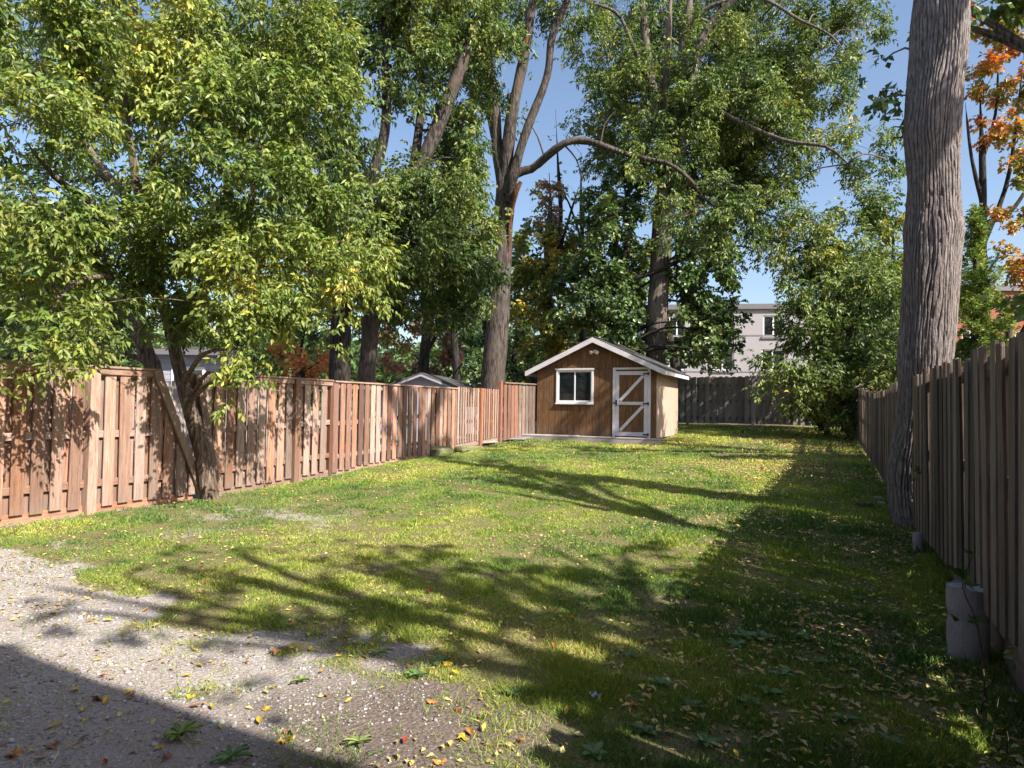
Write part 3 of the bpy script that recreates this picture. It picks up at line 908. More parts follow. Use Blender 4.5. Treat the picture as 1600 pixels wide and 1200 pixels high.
# ------------------------------------------------------------------ shed
SXL, SXR, SYF, SYB, SZ = -7.95, -4.20, 18.5, 21.7, .80
EAVE, PEAK = 2.86, 3.68
sh = thing('garden_shed', 'small brown plywood garden shed with white trim and a low gable roof', 'shed', (SXL, SYF, SZ))
W_, D_ = SXR - SXL, SYB - SYF
H = EAVE - SZ
dx0, dx1 = 2.55, 3.50       # door opening
wx0, wx1, wz0, wz1 = .71, 1.80, 1.03, 1.98
mb = MB()
T = .05
# front wall built round its door and window
mb.box(0, wx0, 0, T, 0, H - .02).box(wx0, wx1, 0, T, 0, wz0).box(wx1, dx0, 0, T, 0, H - .02).box(dx1, W_, 0, T, 0, H - .02)
mb.box(wx0, wx1, 0, T, wz1, H - .02).box(dx0, dx1, 0, T, 1.93, H - .02)
mb.build('front_wall', M_PLY, sh)
MB().prism([(0, H - .012), (W_, H - .012), (W_ / 2, H + W_ / 2 * .44)], -.006, T).build('gable', M_PLY, sh)
MB().box(W_ - T, W_ - .0, T + .002, D_, 0, H).build('side_wall', M_PLYS, sh)
MB().box(0, T, T + .002, D_, 0, H).build('side_wall', M_PLYS, sh)
MB().box(T, W_ - T, D_ - T, D_, 0, H).build('rear_wall', M_PLY, sh)
MB().prism([(0, H), (W_, H), (W_ / 2, H + W_ / 2 * .44)], D_ - T, D_).build('gable', M_PLY, sh)
MB().box(T, W_ - T, T, D_ - T, -.02, .02).build('floor', M_DECK, sh)
# siding seams: each sheet edge a thin batten shadow gap
# roof
OV, OVY = .30, .20
sl = .46
def roofz(x): return H + .03 + (W_ / 2 - abs(x - W_ / 2)) * sl
for s in (-1, 1):
    xe = W_ / 2 + s * (W_ / 2 + OV); ze = roofz(xe); zp = roofz(W_ / 2)
    MB().prism([(W_ / 2, zp), (xe, ze), (xe, ze + .025), (W_ / 2, zp + .025)], -OVY, D_ + OVY).build('roof_deck', M_PLY, sh)
    # shingle courses stepping down the slope
    nc = 15
    for c in range(nc):
        t0, t1 = c / nc, (c + 1) / nc + .015
        xa, xb = W_ / 2 + (xe - W_ / 2) * t0, W_ / 2 + (xe - W_ / 2) * t1 + s * (.02 if c == nc - 1 else 0)
        za, zb = roofz(xa) + .029, roofz(xb) + .037
        MB().prism([(xa, za), (xb, zb), (xb, zb + .008), (xa, za + .004)], -OVY - .015, D_ + OVY + .015).build('shingle_course', M_ROOF, sh)
    # rake board on the front and back, eave board along the side
    for yy in (-OVY - .025, D_ + OVY + .003):
        MB().prism([(W_ / 2, zp - .135), (xe, ze - .135), (xe, ze + .02), (W_ / 2, zp + .02)], yy, yy + .022).build('rake_board', M_TRIM, sh)
    x_, x2_ = sorted((xe, xe + s * .022))
    MB().box(x_, x2_, -OVY - .025, D_ + OVY + .025, ze - .12, ze + .018).build('eave_board', M_TRIM, sh)
MB().box(W_ / 2 - .08, W_ / 2 + .08, -OVY - .01, D_ + OVY, roofz(W_ / 2) + .03, roofz(W_ / 2) + .045).build('ridge_cap', M_ROOF, sh)
# window
wf = MB()
fw = .055
wf.box(wx0 - fw, wx1 + fw, -.03, .0, wz1, wz1 + .07).box(wx0 - fw, wx1 + fw, -.03, -.001, wz0 - fw, wz0)
wf.box(wx0 - fw, wx0, -.03, -.001, wz0, wz1).box(wx1, wx1 + fw, -.03, -.001, wz0, wz1)
wf.box(wx0 - .09, wx1 + .09, -.05, -.031, wz1 + .03, wz1 + .075)
win = wf.build('window', M_VINYL, sh)
mid = (wx0 + wx1) / 2
sa = MB()
for a_, b_2, yy in ((wx0, mid + .02, .004), (mid - .02, wx1, .018)):
    sa.box(a_, b_2, yy, yy + .012, wz0, wz0 + .045).box(a_, b_2, yy, yy + .012, wz1 - .04, wz1)
    sa.box(a_, a_ + .04, yy, yy + .012, wz0 + .045, wz1 - .04).box(b_2 - .04, b_2, yy, yy + .012, wz0 + .045, wz1 - .04)
sa.build('sash', M_VINYL, win)
MB().box(wx0 + .04, mid - .02, .008, .011, wz0 + .045, wz1 - .04).build('pane', M_GLASS, win)
MB().box(mid + .02, wx1 - .04, .022, .025, wz0 + .045, wz1 - .04).build('pane', M_GLASS, win)
MB().box(wx0 - .07, wx1 + .07, -.07, -.031, wz0 - fw - .02, wz0 - fw + .015).build('sill', M_VINYL, win)
# things stored inside, seen through the panes
cb = thing('cardboard_box', 'brown cardboard box stacked inside the shed behind the left window pane', 'box', (SXL + 1.0, SYF + .36, SZ + .02))
M_CARD = painted('cardboard', (.36, .24, .15), .2, .8)
MB().box(-.25, .25, -.2, .2, 0, .62, ch=.01).build('lower_carton', M_CARD, cb)
MB().box(-.23, .24, -.19, .2, .625, 1.25, ch=.01).build('upper_carton', M_CARD, cb)
# door
dt = MB()
dt.box(dx0 - .09, dx0 - .004, -.028, -.001, .0, 2.0).box(dx1 + .004, dx1 + .09, -.028, -.001, .0, 2.0).box(dx0 - .09, dx1 + .09, -.03, -.0012, 2.002, 2.06)
dt.build('door_frame', M_TRIM, sh)
dr = MB().box(dx0, dx1, .0, .03, .04, 1.95).build('door', M_PLY, sh)
zz = lambda a_, b_2, c_, d_2, nm='door_trim': MB().box(a_, b_2, -.022, -.001, c_, d_2).build(nm, M_TRIM, dr)
zz(dx0, dx0 + .10, .04, 1.95); zz(dx1 - .10, dx1, .04, 1.95)
zz(dx0 + .101, dx1 - .101, .04, .16); zz(dx0 + .101, dx1 - .101, 1.84, 1.95); zz(dx0 + .101, dx1 - .101, .96, 1.05)
MB().bar((dx0 + .13, -.011, .19), (dx1 - .13, -.011, .93), .02, .085, (1, 0, 0)).build('diagonal_brace', M_TRIM, dr)
MB().bar((dx0 + .13, -.011, 1.08), (dx1 - .13, -.011, 1.81), .02, .085, (1, 0, 0)).build('diagonal_brace', M_TRIM, dr)
for z in (.10, 1.0, 1.87):
    MB().box(dx1 - .13, dx1 + .0, -.032, -.0225, z - .02, z + .02).box(dx1 + .001, dx1 + .05, -.036, -.029, z - .045, z + .045).build('hinge', M_METAL, dr)
MB().box(dx0 + .01, dx0 + .05, -.05, -.0225, .93, 1.10).box(dx0 - .07, dx0 + .0, -.045, -.029, .99, 1.03).build('latch', M_METAL, dr)
# twin flood lamps under the ridge
fl = thing('flood_light', 'twin white flood lamps fixed high under the ridge of the shed', 'lamp', (SXL + W_ / 2 + .02, SYF - .03, 3.36))
MB().box(-.05, .05, 0, .025, -.05, .05, ch=.008).build('wall_plate', M_LAMP, fl)
for s in (-1, 1):
    m = MB(); prof = [(.0, .018), (.03, .03), (.08, .058), (.10, .06), (.095, .05)]
    sd = 12; v = []
    for (l, r_) in prof:
        for i in range(sd):
            a_ = i / sd * 2 * math.pi; v.append((r_ * math.cos(a_), -l, r_ * math.sin(a_)))
    f = [(k * sd + i, k * sd + (i + 1) % sd, (k + 1) * sd + (i + 1) % sd, (k + 1) * sd + i) for k in range(len(prof) - 1) for i in range(sd)]
    f.append(tuple(range((len(prof) - 1) * sd, len(prof) * sd))); f.append(tuple(range(sd))[::-1])
    m.add(v, f); o = m.build('lamp_head', M_LAMP, fl, (s * .05, -.02, 0)); o.rotation_euler = (R(25), 0, R(s * 35))
# plank platform in front of the shed
pf = thing('plank_platform', 'weathered grey timber platform running along the front of the shed', 'platform', (SXL - .2, SYF - .58, .775))
for i, (y0, y1) in enumerate(((0, .17), (.18, .35), (.36, .50))):
    for (xa, xb) in ((-.45, 1.5 + .2 * i), (1.515 + .2 * i, 4.2)):
        o = MB().box(xa, xb, y0, y1, -.0, .04, ch=.005).build('plank', M_DECK, pf); o.rotation_euler = (random.gauss(0, .01), random.gauss(0, .004), random.gauss(0, .003))
MB().box(-.45, 4.2, .0, .04, -.20, -.005).build('edge_beam', M_DECK, pf)
sd_ = thing('stacked_slats', 'small pile of pale grey slats left of the shed beside the tall screen', 'planks', (-8.25, 17.75, .66))
for i in range(7):
    o = MB().box(-.35, .42, 0, .07, 0, .03).build('slat', M_DECK, sd_, (random.uniform(-.05, .05), -.3 + i * .1, .012 + .02 * (i % 3))); o.rotation_euler = (0, 0, random.gauss(.1, .12))

# ------------------------------------------------------------------ buildings
def facade_building(name, label, origin, rz, w, dpt, h, wall, win_list, roofmat, band=None, roof='flat', floors=()):
    b = thing(name, label, 'building', origin, rz)
    # wall with real openings: split the facade into cells round the windows
    xs = sorted(set([0, w] + [v for q in win_list for v in (q[0], q[1])])); zs = sorted(set([0, h] + [v for q in win_list for v in (q[2], q[3])]))
    m = MB()
    for i in range(len(xs) - 1):
        for j in range(len(zs) - 1):
            cx, cz = (xs[i] + xs[i + 1]) / 2, (zs[j] + zs[j + 1]) / 2
            if any(q[0] < cx < q[1] and q[2] < cz < q[3] for q in win_list): continue
            m.add([(xs[i], 0, zs[j]), (xs[i + 1], 0, zs[j]), (xs[i + 1], 0, zs[j + 1]), (xs[i], 0, zs[j + 1])], [(0, 1, 2, 3)])
    for q in win_list:
        x0, x1, z0, z1 = q
        v = [(x0, 0, z0), (x1, 0, z0), (x1, 0, z1), (x0, 0, z1), (x0, .15, z0), (x1, .15, z0), (x1, .15, z1), (x0, .15, z1)]
        m.add(v, [(0, 4, 5, 1), (1, 5, 6, 2), (2, 6, 7, 3), (3, 7, 4, 0)])
    m.add([(0, 0, 0), (0, dpt, 0), (0, dpt, h), (0, 0, h), (w, 0, 0), (w, dpt, 0), (w, dpt, h), (w, 0, h)], [(0, 1, 2, 3), (4, 7, 6, 5), (1, 5, 6, 2)])
    m.build('wall', wall, b)
    if roof == 'flat':
        MB().box(-.1, w + .1, -.12, dpt, h + .001, h + .28).build('roof', roofmat, b)
        MB().box(-.16, w + .16, -.2, -.121, h - .02, h + .33).build('parapet_flashing', M_ROOFEDGE, b)
    for z in floors: MB().box(0, w, -.02, -.001, z - .04, z + .04).build('string_course', band or wall, b)
    for (x0, x1, z0, z1) in win_list:
        f = MB(); t = .09
        f.box(x0, x1, .06, .12, z1 - t, z1).box(x0, x1, .06, .12, z0, z0 + t).box(x0, x0 + t, .06, .12, z0 + t, z1 - t).box(x1 - t, x1, .06, .12, z0 + t, z1 - t)
        xm = (x0 + x1) / 2; f.box(xm - .05, xm + .05, .06, .12, z0 + t, z1 - t)
        fo = f.build('window', M_VINYL, b)
        MB().box(x0 + t, xm - .05, .09, .10, z0 + t, z1 - t).build('pane', M_GLASS, fo)
        MB().box(xm + .05, x1 - t, .09, .10, z0 + t, z1 - t).build('pane', M_GLASS, fo)
        MB().box(x0 - .12, x1 + .12, -.1, .055, z0 - .14, z0 - .002).build('sill', M_STUCCO2, fo)
        MB().box(x0 - .1, x1 + .1, .7, .8, z0 - .1, z1 + .1).build('curtain', M_GREYWALL, fo)
    return b
bo = at(1085, 700, 44); wid = 15.0
def bx_(px): return (px - 1085) / FPX * 46 * 1.02
bz = .9
def hz_(py): return CAMZ + (638 - py) / FPX * 45.5 - bz
facade_building('apartment_block', 'pale three storey stucco apartment block with flat roof beyond the back fence', (bo.x - 3.4, bo.y - .9, bz), R(17), 16, 10, hz_(488),
                M_STUCCO, [(bx_(1112) + 3.4, bx_(1143) + 3.4, hz_(581), hz_(549)), (bx_(1182) + 3.4, bx_(1213) + 3.4, hz_(581), hz_(549)),
                           (bx_(1118) + 3.4, bx_(1143) + 3.4, hz_(530), hz_(498)), (bx_(1184) + 3.4, bx_(1213) + 3.4, hz_(530), hz_(498)),
                           (bx_(1255) + 3.4, bx_(1284) + 3.4, hz_(581), hz_(549)), (bx_(1255) + 3.4, bx_(1284) + 3.4, hz_(530), hz_(498)),
                           (bx_(1050) + 3.4, bx_(1074) + 3.4, hz_(581), hz_(549)), (bx_(1050) + 3.4, bx_(1074) + 3.4, hz_(530), hz_(498))],
                M_ROOFEDGE, M_STUCCO2, floors=(hz_(528), hz_(583)))
br = at(1385, 640, 42)
facade_building('brick_house', 'red brick house wall showing between trees behind the right fence', (br.x, br.y, .9), R(25.5), 14, 9, 8.8, M_BRICKW,
                [(1.2, 2.4, 4.6, 6.2), (5, 6.2, 4.6, 6.2), (8.5, 9.7, 4.6, 6.2), (8.5, 9.7, 1.2, 2.8)], M_ROOFEDGE)
ln = at(232, 640, 17)
nh = thing('white_outbuilding', "neighbour's pale grey sided outbuilding glimpsed behind the leaning tree", 'house', (ln.x, ln.y, .3), R(25.5))
mb = MB()
for i in range(19): mb.box(0, 2.2, -.02 + .0, .03, i * .14, i * .14 + .132)
mb.box(0, 2.2, .031, .8, 0, 2.5).build('wall', M_SIDING, nh)
MB().prism([(-.1, 2.7), (2.3, 2.7), (1.1, 2.85)], -.3, .9).build('roof', M_ROOF, nh)
MB().box(-.2, 2.4, -.34, -.301, 2.6, 2.74).build('eave_board', M_ROOFEDGE, nh)
wd = MB().box(.6, 1.5, -.05, -.021, 1.1, 2.3).build('window', M_VINYL, nh)
MB().box(.68, 1.42, -.06, -.051, 1.18, 2.22).build('pane', M_GLASS, wd)
# small garage roof behind the left fence
ga = at(655, 640, 22)
gr = thing('garage', "neighbour's garage with dark shingle roof and lilac grey gable behind the left fence", 'garage', (ga.x - 1.75, ga.y, .28), R(18))
MB().box(0, 3.2, 0, 4.5, 0, 1.80).build('wall', M_GREYWALL, gr)
for i in range(7):
    z = 1.80 + i * .09; hw = 1.6 * (1 - i / 7)
    MB().prism([(1.6 - hw, z), (1.6 + hw, z), (1.6 + hw * (1 - 1 / max(1, 7 - i)), z + .088), (1.6 - hw * (1 - 1 / max(1, 7 - i)), z + .088)] if i < 6 else [(1.6 - hw, z), (1.6 + hw, z), (1.6, z + .08)], -.01, .05).build('siding_board', M_GREYWALL, gr)
for s in (-1, 1):
    xe = 1.6 + s * 1.95
    MB().prism([(1.6, 2.46), (xe, 1.72), (xe, 1.79), (1.6, 2.53)], -.2, 5.2).build('roof', M_ROOF, gr)
    MB().prism([(1.6, 2.39), (xe, 1.65), (xe, 1.72), (1.6, 2.46)], -.22, -.2).build('rake_board', M_GREYWALL, gr)

# the home behind the viewpoint, unseen and added to block sky light
hm = thing('home', 'unseen brown brick home added behind the viewpoint to hold back sky light', 'house', (-9.0, -10.6, 0))
MB().box(0, 9.9, 0, 9.2, -.2, 6.0).build('wall', M_BRICKW, hm)
MB().prism([(-.4, 6.01), (10.2, 6.01), (10.2, 6.15), (-.4, 6.15)], -.4, 9.6).build('eave', M_TRIM, hm)
MB().prism([(-.4, 6.16), (10.2, 6.16), (4.9, 8.6)], -.4, 9.6).build('roof', M_ROOF, hm)
for x0, z0 in ((1.2, 1.0), (6.8, 1.0), (1.2, 3.9), (6.8, 3.9)):
    w = MB().box(x0, x0 + 1.5, 9.201, 9.24, z0, z0 + 1.2).build('window', M_VINYL, hm)
    MB().box(x0 + .1, x0 + 1.4, 9.241, 9.25, z0 + .1, z0 + 1.1).build('pane', M_GLASS, w)
# neighbour's house beside the camera on the right: its eave casts the straight shadow over the gravel
HX0, HY1, HH = 1.55, 2.44 - SY * 6.0, 6.0
hs_ = thing('brick_house', 'two storey brick house right of the viewpoint whose eave shades the gravel', 'house', (HX0, HY1 - 9.5, 0))
MB().box(.25, 10.2, 0, 9.1, -.2, HH - .17).build('wall', M_BRICKW, hs_)
MB().prism([(0, HH - .16), (10.7, HH - .16), (10.7, HH), (0, HH)], -.5, 9.5).build('eave', M_TRIM, hs_)
MB().prism([(.1, HH + .005), (10.6, HH + .005), (8.2, HH + .6), (4, HH + .6)], -.3, 9.3).build('roof', M_ROOF, hs_)
for x0 in (1.2, 6.5):
    w = MB().box(x0, x0 + 1.6, 9.101, 9.14, 1.0, 2.3).build('window', M_VINYL, hs_)
    MB().box(x0 + .1, x0 + 1.5, 9.141, 9.15, 1.1, 2.2).build('pane', M_GLASS, w)
dd = MB().box(4.2, 5.1, 9.101, 9.14, 0, 2.05).build('door', M_TRIM, hs_)
MB().box(4.28, 4.34, 9.141, 9.20, .98, 1.04).build('handle', M_METAL, dd)

# ------------------------------------------------------------------ trees
# the big trunk in the right fence line
tb = at(1418, 822, 8.05)
big = [(RX + .28 - .10, 9.55, g1(RX, 9.5) - .25, .33)]
for px, py, hw in ((1428, 760, 36), (1437, 680, 37), (1444, 590, 39), (1452, 480, 39), (1458, 300, 40), (1456, 200, 42), (1464, 110, 40), (1471, 0, 41), (1480, -160, 38), (1478, -330, 34)):
    p = at(px, py, 8.15); big.append((p.x, p.y, p.z, hw * .93 * 8.15 / FPX))
bl = [big]
top = np.array(big[-1][:3])
for (dx, dy, dz, r) in ((-2.2, -1.0, 2.6, .16), (2.4, -.5, 2.8, .17), (.2, 2.2, 3.4, .16), (-.4, -2.6, 2.8, .14)):
    bl.append([(*top, .2), (*(top + np.array([dx, dy, dz]) * .5 + np.array([0, 0, .3])), r * .8), (*(top + np.array([dx, dy, dz])), .05)])
bcl = []
for (dx, dy, dz, rr, de) in ((-2.4, -1.1, 2.8, 1.2, .8), (2.5, -.5, 3, 1.4, .9), (.2, 2.4, 3.6, 1.3, .8), (-.5, -2.8, 3, 1.2, .8), (0, 0, 5, 1.6, .8), (-1.6, 1.0, 3.6, 1.1, .7)):
    bcl.append((top + np.array([dx, dy, dz]), (rr, rr, rr * .7), de * .8))
bcl += CL([(1388, 150, 26, 30, 8.4, .8), (1412, 185, 20, 22, 8.3, .7), (1395, 215, 14, 14, 8.3, .6), (1520, 10, 28, 16, 8.3, .8), (1380, 95, 18, 18, 8.6, .4)])
tree('maple_tree', 'big straight trunk with deeply ridged grey bark standing in the right fence line', bl, bcl, MAP, P_DARK, M_BARK, ridges=50, lai=1.3)

# leaning box elder at the left fence
T1 = [
    grounded([(331, 768, 9.72, 13), (318, 715, 9.68, 12), (303, 660, 9.65, 11), (286, 600, 9.6, 10), (272, 540, 9.6, 9), (252, 460, 9.6, 8), (232, 380, 9.4, 7), (215, 300, 9.2, 6), (200, 190, 9.0, 5), (190, 60, 8.8, 5)], .15),
    L3([(272, 540, 9.8, 10), (310, 470, 9.3, 8), (360, 390, 9.0, 6), (400, 290, 8.9, 5), (430, 150, 9, 4)]),
    L3([(232, 380, 9.4, 8), (160, 330, 8.6, 6), (90, 280, 7.8, 5), (40, 220, 7.2, 3)]),
    L3([(252, 460, 9.6, 7), (180, 440, 8.6, 5), (110, 450, 7.7, 4), (60, 520, 7.0, 2)]),
]
C1 = CL([(40, 60, 120, 100, 7.6), (170, 50, 110, 100, 8.4), (300, 50, 100, 100, 9), (420, 60, 100, 90, 9.6), (510, 110, 60, 80, 10.2),
         (40, 190, 110, 90, 7.2), (165, 160, 70, 70, 8.4), (320, 170, 110, 80, 8.6), (440, 180, 100, 85, 9.2), (545, 190, 35, 60, 10),
         (50, 320, 105, 80, 7.2), (150, 370, 80, 60, 8.4), (330, 290, 95, 75, 8.2), (440, 310, 95, 80, 8.7), (530, 310, 50, 75, 9.4),
         (60, 430, 100, 60, 7.4), (165, 460, 60, 45, 8.4), (290, 380, 80, 55, 8.4), (400, 410, 85, 60, 8.3), (500, 410, 70, 60, 9.0),
         (370, 480, 65, 45, 8.3), (455, 480, 60, 35, 8.6), (110, 520, 70, 38, 7.3), (300, 500, 40, 35, 9.0), (375, 545, 40, 38, 8.2),
         (50, 560, 34, 28, 6.9, .9), (80, 585, 20, 18, 6.9, .6), (362, 605, 13, 22, 8.2, .8), (402, 590, 12, 18, 8.2, .7), (30, 505, 50, 35, 7),
         (230, 90, 60, 60, 9.6, .7), (190, 285, 40, 25, 9.3, .4), (235, 440, 50, 40, 8.9, .9), (255, 350, 55, 45, 8.8, .9), (200, 380, 50, 40, 8.6, .8), (240, 250, 50, 30, 8.9, .6), (255, 500, 34, 22, 9.1, .8), (250, 330, 60, 50, 9.4), (230, 190, 60, 40, 9.6, .8), (90, 380, 80, 50, 8.2), (480, 120, 70, 60, 10.6), (250, 420, 60, 40, 9.6), (340, 380, 60, 40, 9.4), (580, 380, 40, 60, 10.5), (560, 450, 36, 40, 10.2, .8), (400, 240, 80, 60, 10.2), (260, 20, 80, 50, 10.2), (520, 500, 28, 30, 9.2, .5), (20, 590, 26, 14, 6.8, .5)])
tree('box_elder', 'leafy box elder with leaning brown trunk growing through the notch in the left fence', T1, C1, BOX, P_BOX, M_BARKW, lai=1.75)
T1b = [grounded([(244, 600, 10.9, 13), (230, 555, 10.8, 12), (217, 505, 10.7, 10.5), (213, 430, 10.7, 9), (222, 330, 10.6, 7), (250, 230, 10.5, 7), (280, 80, 10.5, 5)]),
       L3([(222, 330, 10.6, 7), (150, 250, 11, 5), (80, 120, 11.5, 4)])]
tree('box_elder', 'second dark leaning box elder trunk rising behind the left fence', T1b,
     CL([(120, 120, 120, 110, 11.8), (260, 60, 110, 80, 11.6), (110, 300, 110, 80, 11.4), (100, 400, 110, 60, 11), (130, 510, 110, 45, 11.4), (380, 130, 90, 80, 11.6), (30, 480, 80, 60, 11), (300, 230, 50, 40, 11.5, .6), (30, 545, 60, 30, 10.5), (470, 250, 80, 80, 12), (400, 350, 80, 60, 12)]), BOX, P_DARK, M_BARKW, lai=1.4)

T2 = [grounded([(531, 602, 16, 16.5), (532, 540, 16, 16), (535, 470, 16, 14), (545, 400, 16, 12), (572, 300, 16, 10), (598, 225, 16, 8), (604, 150, 16, 7), (600, 60, 16, 6), (598, -40, 16, 5)])]
tree('ash_tree', 'thick dark trunk left of the garage with a slim bent stem against the sky above', T2,
     CL([(590, 50, 60, 60, 16), (560, 20, 70, 60, 16.5), (640, 90, 60, 70, 16, .8), (570, 340, 60, 60, 15.5), (560, 420, 60, 50, 15), (500, 350, 60, 80, 16), (545, 225, 26, 40, 15.5, .6), (650, -40, 120, 60, 16), (520, 60, 50, 80, 16), (640, 30, 50, 60, 16.4), (520, 440, 50, 60, 16), (480, 300, 60, 80, 17), (585, 130, 26, 50, 16, .6), (470, 180, 60, 80, 17), (450, 80, 80, 80, 17), (620, 330, 60, 50, 17), (560, 300, 50, 60, 17.5), (520, 240, 40, 40, 17.5), (625, 120, 26, 40, 17, .7)]), BOXF, P_BOX2, M_BARKD, lai=1.7)
T3 = [grounded([(573, 604, 17, 13.5), (577, 540, 17, 13), (583, 470, 17, 12.5), (596, 400, 17, 12), (640, 300, 17, 11), (683, 200, 17, 11), (706, 140, 17, 10.5), (722, 100, 17, 9), (745, 20, 17, 8), (760, -80, 17, 6)]),
      L3([(640, 300, 17, 8), (655, 230, 17.3, 7), (656, 150, 17.5, 6), (650, 40, 17.5, 4)])]
tree('ash_tree', 'trunk right of the darker one behind the left fence, leaning to a pale scarred stem', T3,
     CL([(690, 60, 60, 60, 17), (760, 30, 60, 60, 17.5), (640, 270, 40, 30, 17, .7), (620, 330, 70, 55, 16.5), (690, 290, 55, 45, 16.5), (720, 340, 45, 60, 17), (650, 380, 80, 45, 16), (600, 440, 60, 40, 15.8), (735, 250, 36, 36, 17, .9), (690, 430, 60, 45, 17), (740, 410, 40, 60, 17), (700, 110, 40, 40, 17.2, .6), (780, 90, 30, 50, 17.6, .8), (740, 160, 40, 50, 18), (720, 210, 50, 40, 18), (660, 310, 60, 50, 17.6), (720, 280, 46, 40, 18.4), (690, 370, 60, 50, 18), (740, 350, 34, 60, 18.6), (620, 390, 60, 40, 18), (700, 460, 50, 40, 18.5, .8), (590, 500, 40, 34, 18, .7), (720, 30, 60, 60, 19), (650, 340, 70, 60, 19.5), (730, 200, 40, 40, 19), (700, 240, 50, 40, 19.5), (745, 290, 30, 50, 19.5), (735, 420, 36, 50, 17.6), (700, 475, 40, 30, 17.8), (640, 470, 50, 26, 17.4), (745, 370, 30, 40, 17.6), (650, 300, 60, 40, 18.4), (600, 330, 60, 50, 19), (750, 430, 24, 60, 19.5), (660, 430, 60, 50, 19.5)]), BOXF, P_BOX2, M_BARKM, lai=1.7)

T4 = [grounded([(770, 600, 21, 19), (775, 540, 21, 18), (780, 470, 21, 16.5), (785, 380, 21, 15), (789, 320, 21, 15.5), (788, 285, 21, 13), (777, 230, 21, 9), (774, 170, 21, 7.5), (765, 100, 21, 6.5), (760, 0, 21, 6), (755, -120, 21, 4)]),
      L3([(789, 295, 21, 11), (797, 230, 20.8, 10), (803, 160, 20.6, 9), (817, 85, 20.5, 7.5), (837, 10, 20.4, 7), (852, -60, 20.3, 5)]),
      L3([(794, 305, 20.8, 10), (808, 250, 20.6, 7.5), (826, 190, 20.5, 6.5), (848, 120, 20.4, 6), (868, 60, 20.3, 5.5), (885, -10, 20.3, 5), (900, -90, 20.3, 3.5)]),
      L3([(797, 315, 20.7, 8), (810, 280, 20.4, 7), (828, 258, 20.2, 6.6), (850, 243, 20, 6.2), (884, 229, 19.6, 5.6), (905, 223, 19.5, 5.4), (938, 226, 19.3, 5.2), (962, 231, 19.1, 4.4), (1000, 246, 18.9, 4), (1040, 256, 18.7, 3.4), (1064, 268, 18.6, 3.2), (1085, 290, 18.5, 2.8), (1098, 305, 18.4, 2.6), (1125, 325, 18.3, 2.2), (1160, 343, 18.2, 1.8), (1190, 345, 18.1, 1.2)]),
      L3([(850, 243, 20, 1.6), (840, 215, 20, 1.1), (826, 190, 20, .7)]), L3([(938, 226, 19.3, 1.8), (945, 195, 19.3, 1.2), (965, 170, 19.2, .6)]), L3([(884, 229, 19.6, 1.4), (900, 250, 19.6, 1), (912, 285, 19.6, .5)]), L3([(1040, 256, 18.7, 1.8), (1060, 235, 18.6, 1.2), (1090, 220, 18.5, .6)]),
      L3([(777, 230, 21, 6), (767, 195, 21.4, 5), (764, 130, 21.6, 4.5), (768, 60, 21.8, 4)]),
      L3([(1085, 290, 18.5, 2.5), (1130, 285, 18.4, 1.8), (1170, 300, 18.2, 1.2)])]
t4 = tree('walnut_tree', 'tall central tree that forks three ways and throws an arching limb over the shed', T4,
     CL([(740, 60, 50, 60, 21), (800, 20, 40, 50, 21.5, .8), (900, 10, 70, 35, 20.5, .9), (770, 140, 28, 40, 21.5, .5), (800, 190, 20, 24, 22, .4), (1090, 335, 60, 28, 18.5, .9), (1150, 350, 60, 40, 18.2), (1010, 245, 50, 22, 19, .9), (850, -60, 120, 50, 21), (720, 120, 40, 50, 21.3, .7), (1120, 290, 50, 25, 18.5, .8)]), BOXF, P_BOX2, M_BARKM, lai=1.5)
# bare red wood where limbs tore away
for rows in ([(796, 352, 20.66, 3), (800, 325, 20.5, 4), (806, 300, 20.27, 4.5), (814, 284, 20.2, 3)], [(812, 100, 20.44, 3), (816, 82, 20.40, 5), (821, 66, 20.34, 4), (826, 55, 20.34, 2)], [(794, 410, 20.8, 1.5), (795, 380, 20.75, 2.4), (796, 352, 20.66, 3)]):
    w = Wood(); p = smooth_path(L3(rows), .12); w.tube(p[:, :3] - np.array(T4[0][0][:3]), p[:, 3], 8, .2, 0, 4)
    obj('torn_wood', w.mesh('torn_wood', M_WOUND), t4)

T5 = [grounded([(1022, 562, 23.3, 16.5), (1025, 520, 23, 16), (1030, 440, 23, 15.5), (1036, 350, 23, 16), (1040, 290, 23, 13), (1034, 215, 23, 10), (1018, 135, 23, 8), (1008, 60, 23, 7), (1002, -20, 23, 6), (995, -120, 23, 5)]),
      L3([(1040, 290, 23, 9), (1038, 200, 23, 8), (1036, 120, 23, 7), (1046, 40, 23, 6.5), (1052, -30, 23, 5)]),
      L3([(1042, 290, 22.8, 10), (1052, 200, 22.6, 9), (1060, 110, 22.5, 8), (1074, 30, 22.4, 7), (1085, -60, 22.3, 5)]),
      L3([(1052, 200, 22.6, 8), (1072, 140, 22.2, 7), (1100, 60, 22, 6), (1150, 0, 21.5, 5), (1200, -60, 21, 4)]),
      L3([(1064, 90, 22.5, 4), (1090, 25, 22.3, 3.5), (1130, 5, 22, 3), (1190, 2, 21.5, 2.5), (1250, 30, 21, 2.2), (1300, 60, 20.6, 1.8), (1340, 110, 20.4, 1.0)]),
      L3([(1072, 140, 22.2, 4), (1150, 190, 21.4, 3.4), (1230, 220, 20.6, 3), (1290, 225, 20, 2.5), (1325, 256, 19.6, 2.2), (1360, 282, 19.4, 1.5)]),
      L3([(1018, 135, 23, 4), (990, 70, 22.6, 3), (960, 20, 22.4, 2.5), (900, 0, 22.2, 2)]),
      L3([(1325, 256, 19.6, 1.8), (1350, 240, 19.4, 1.3), (1390, 250, 21.3, .9)])]
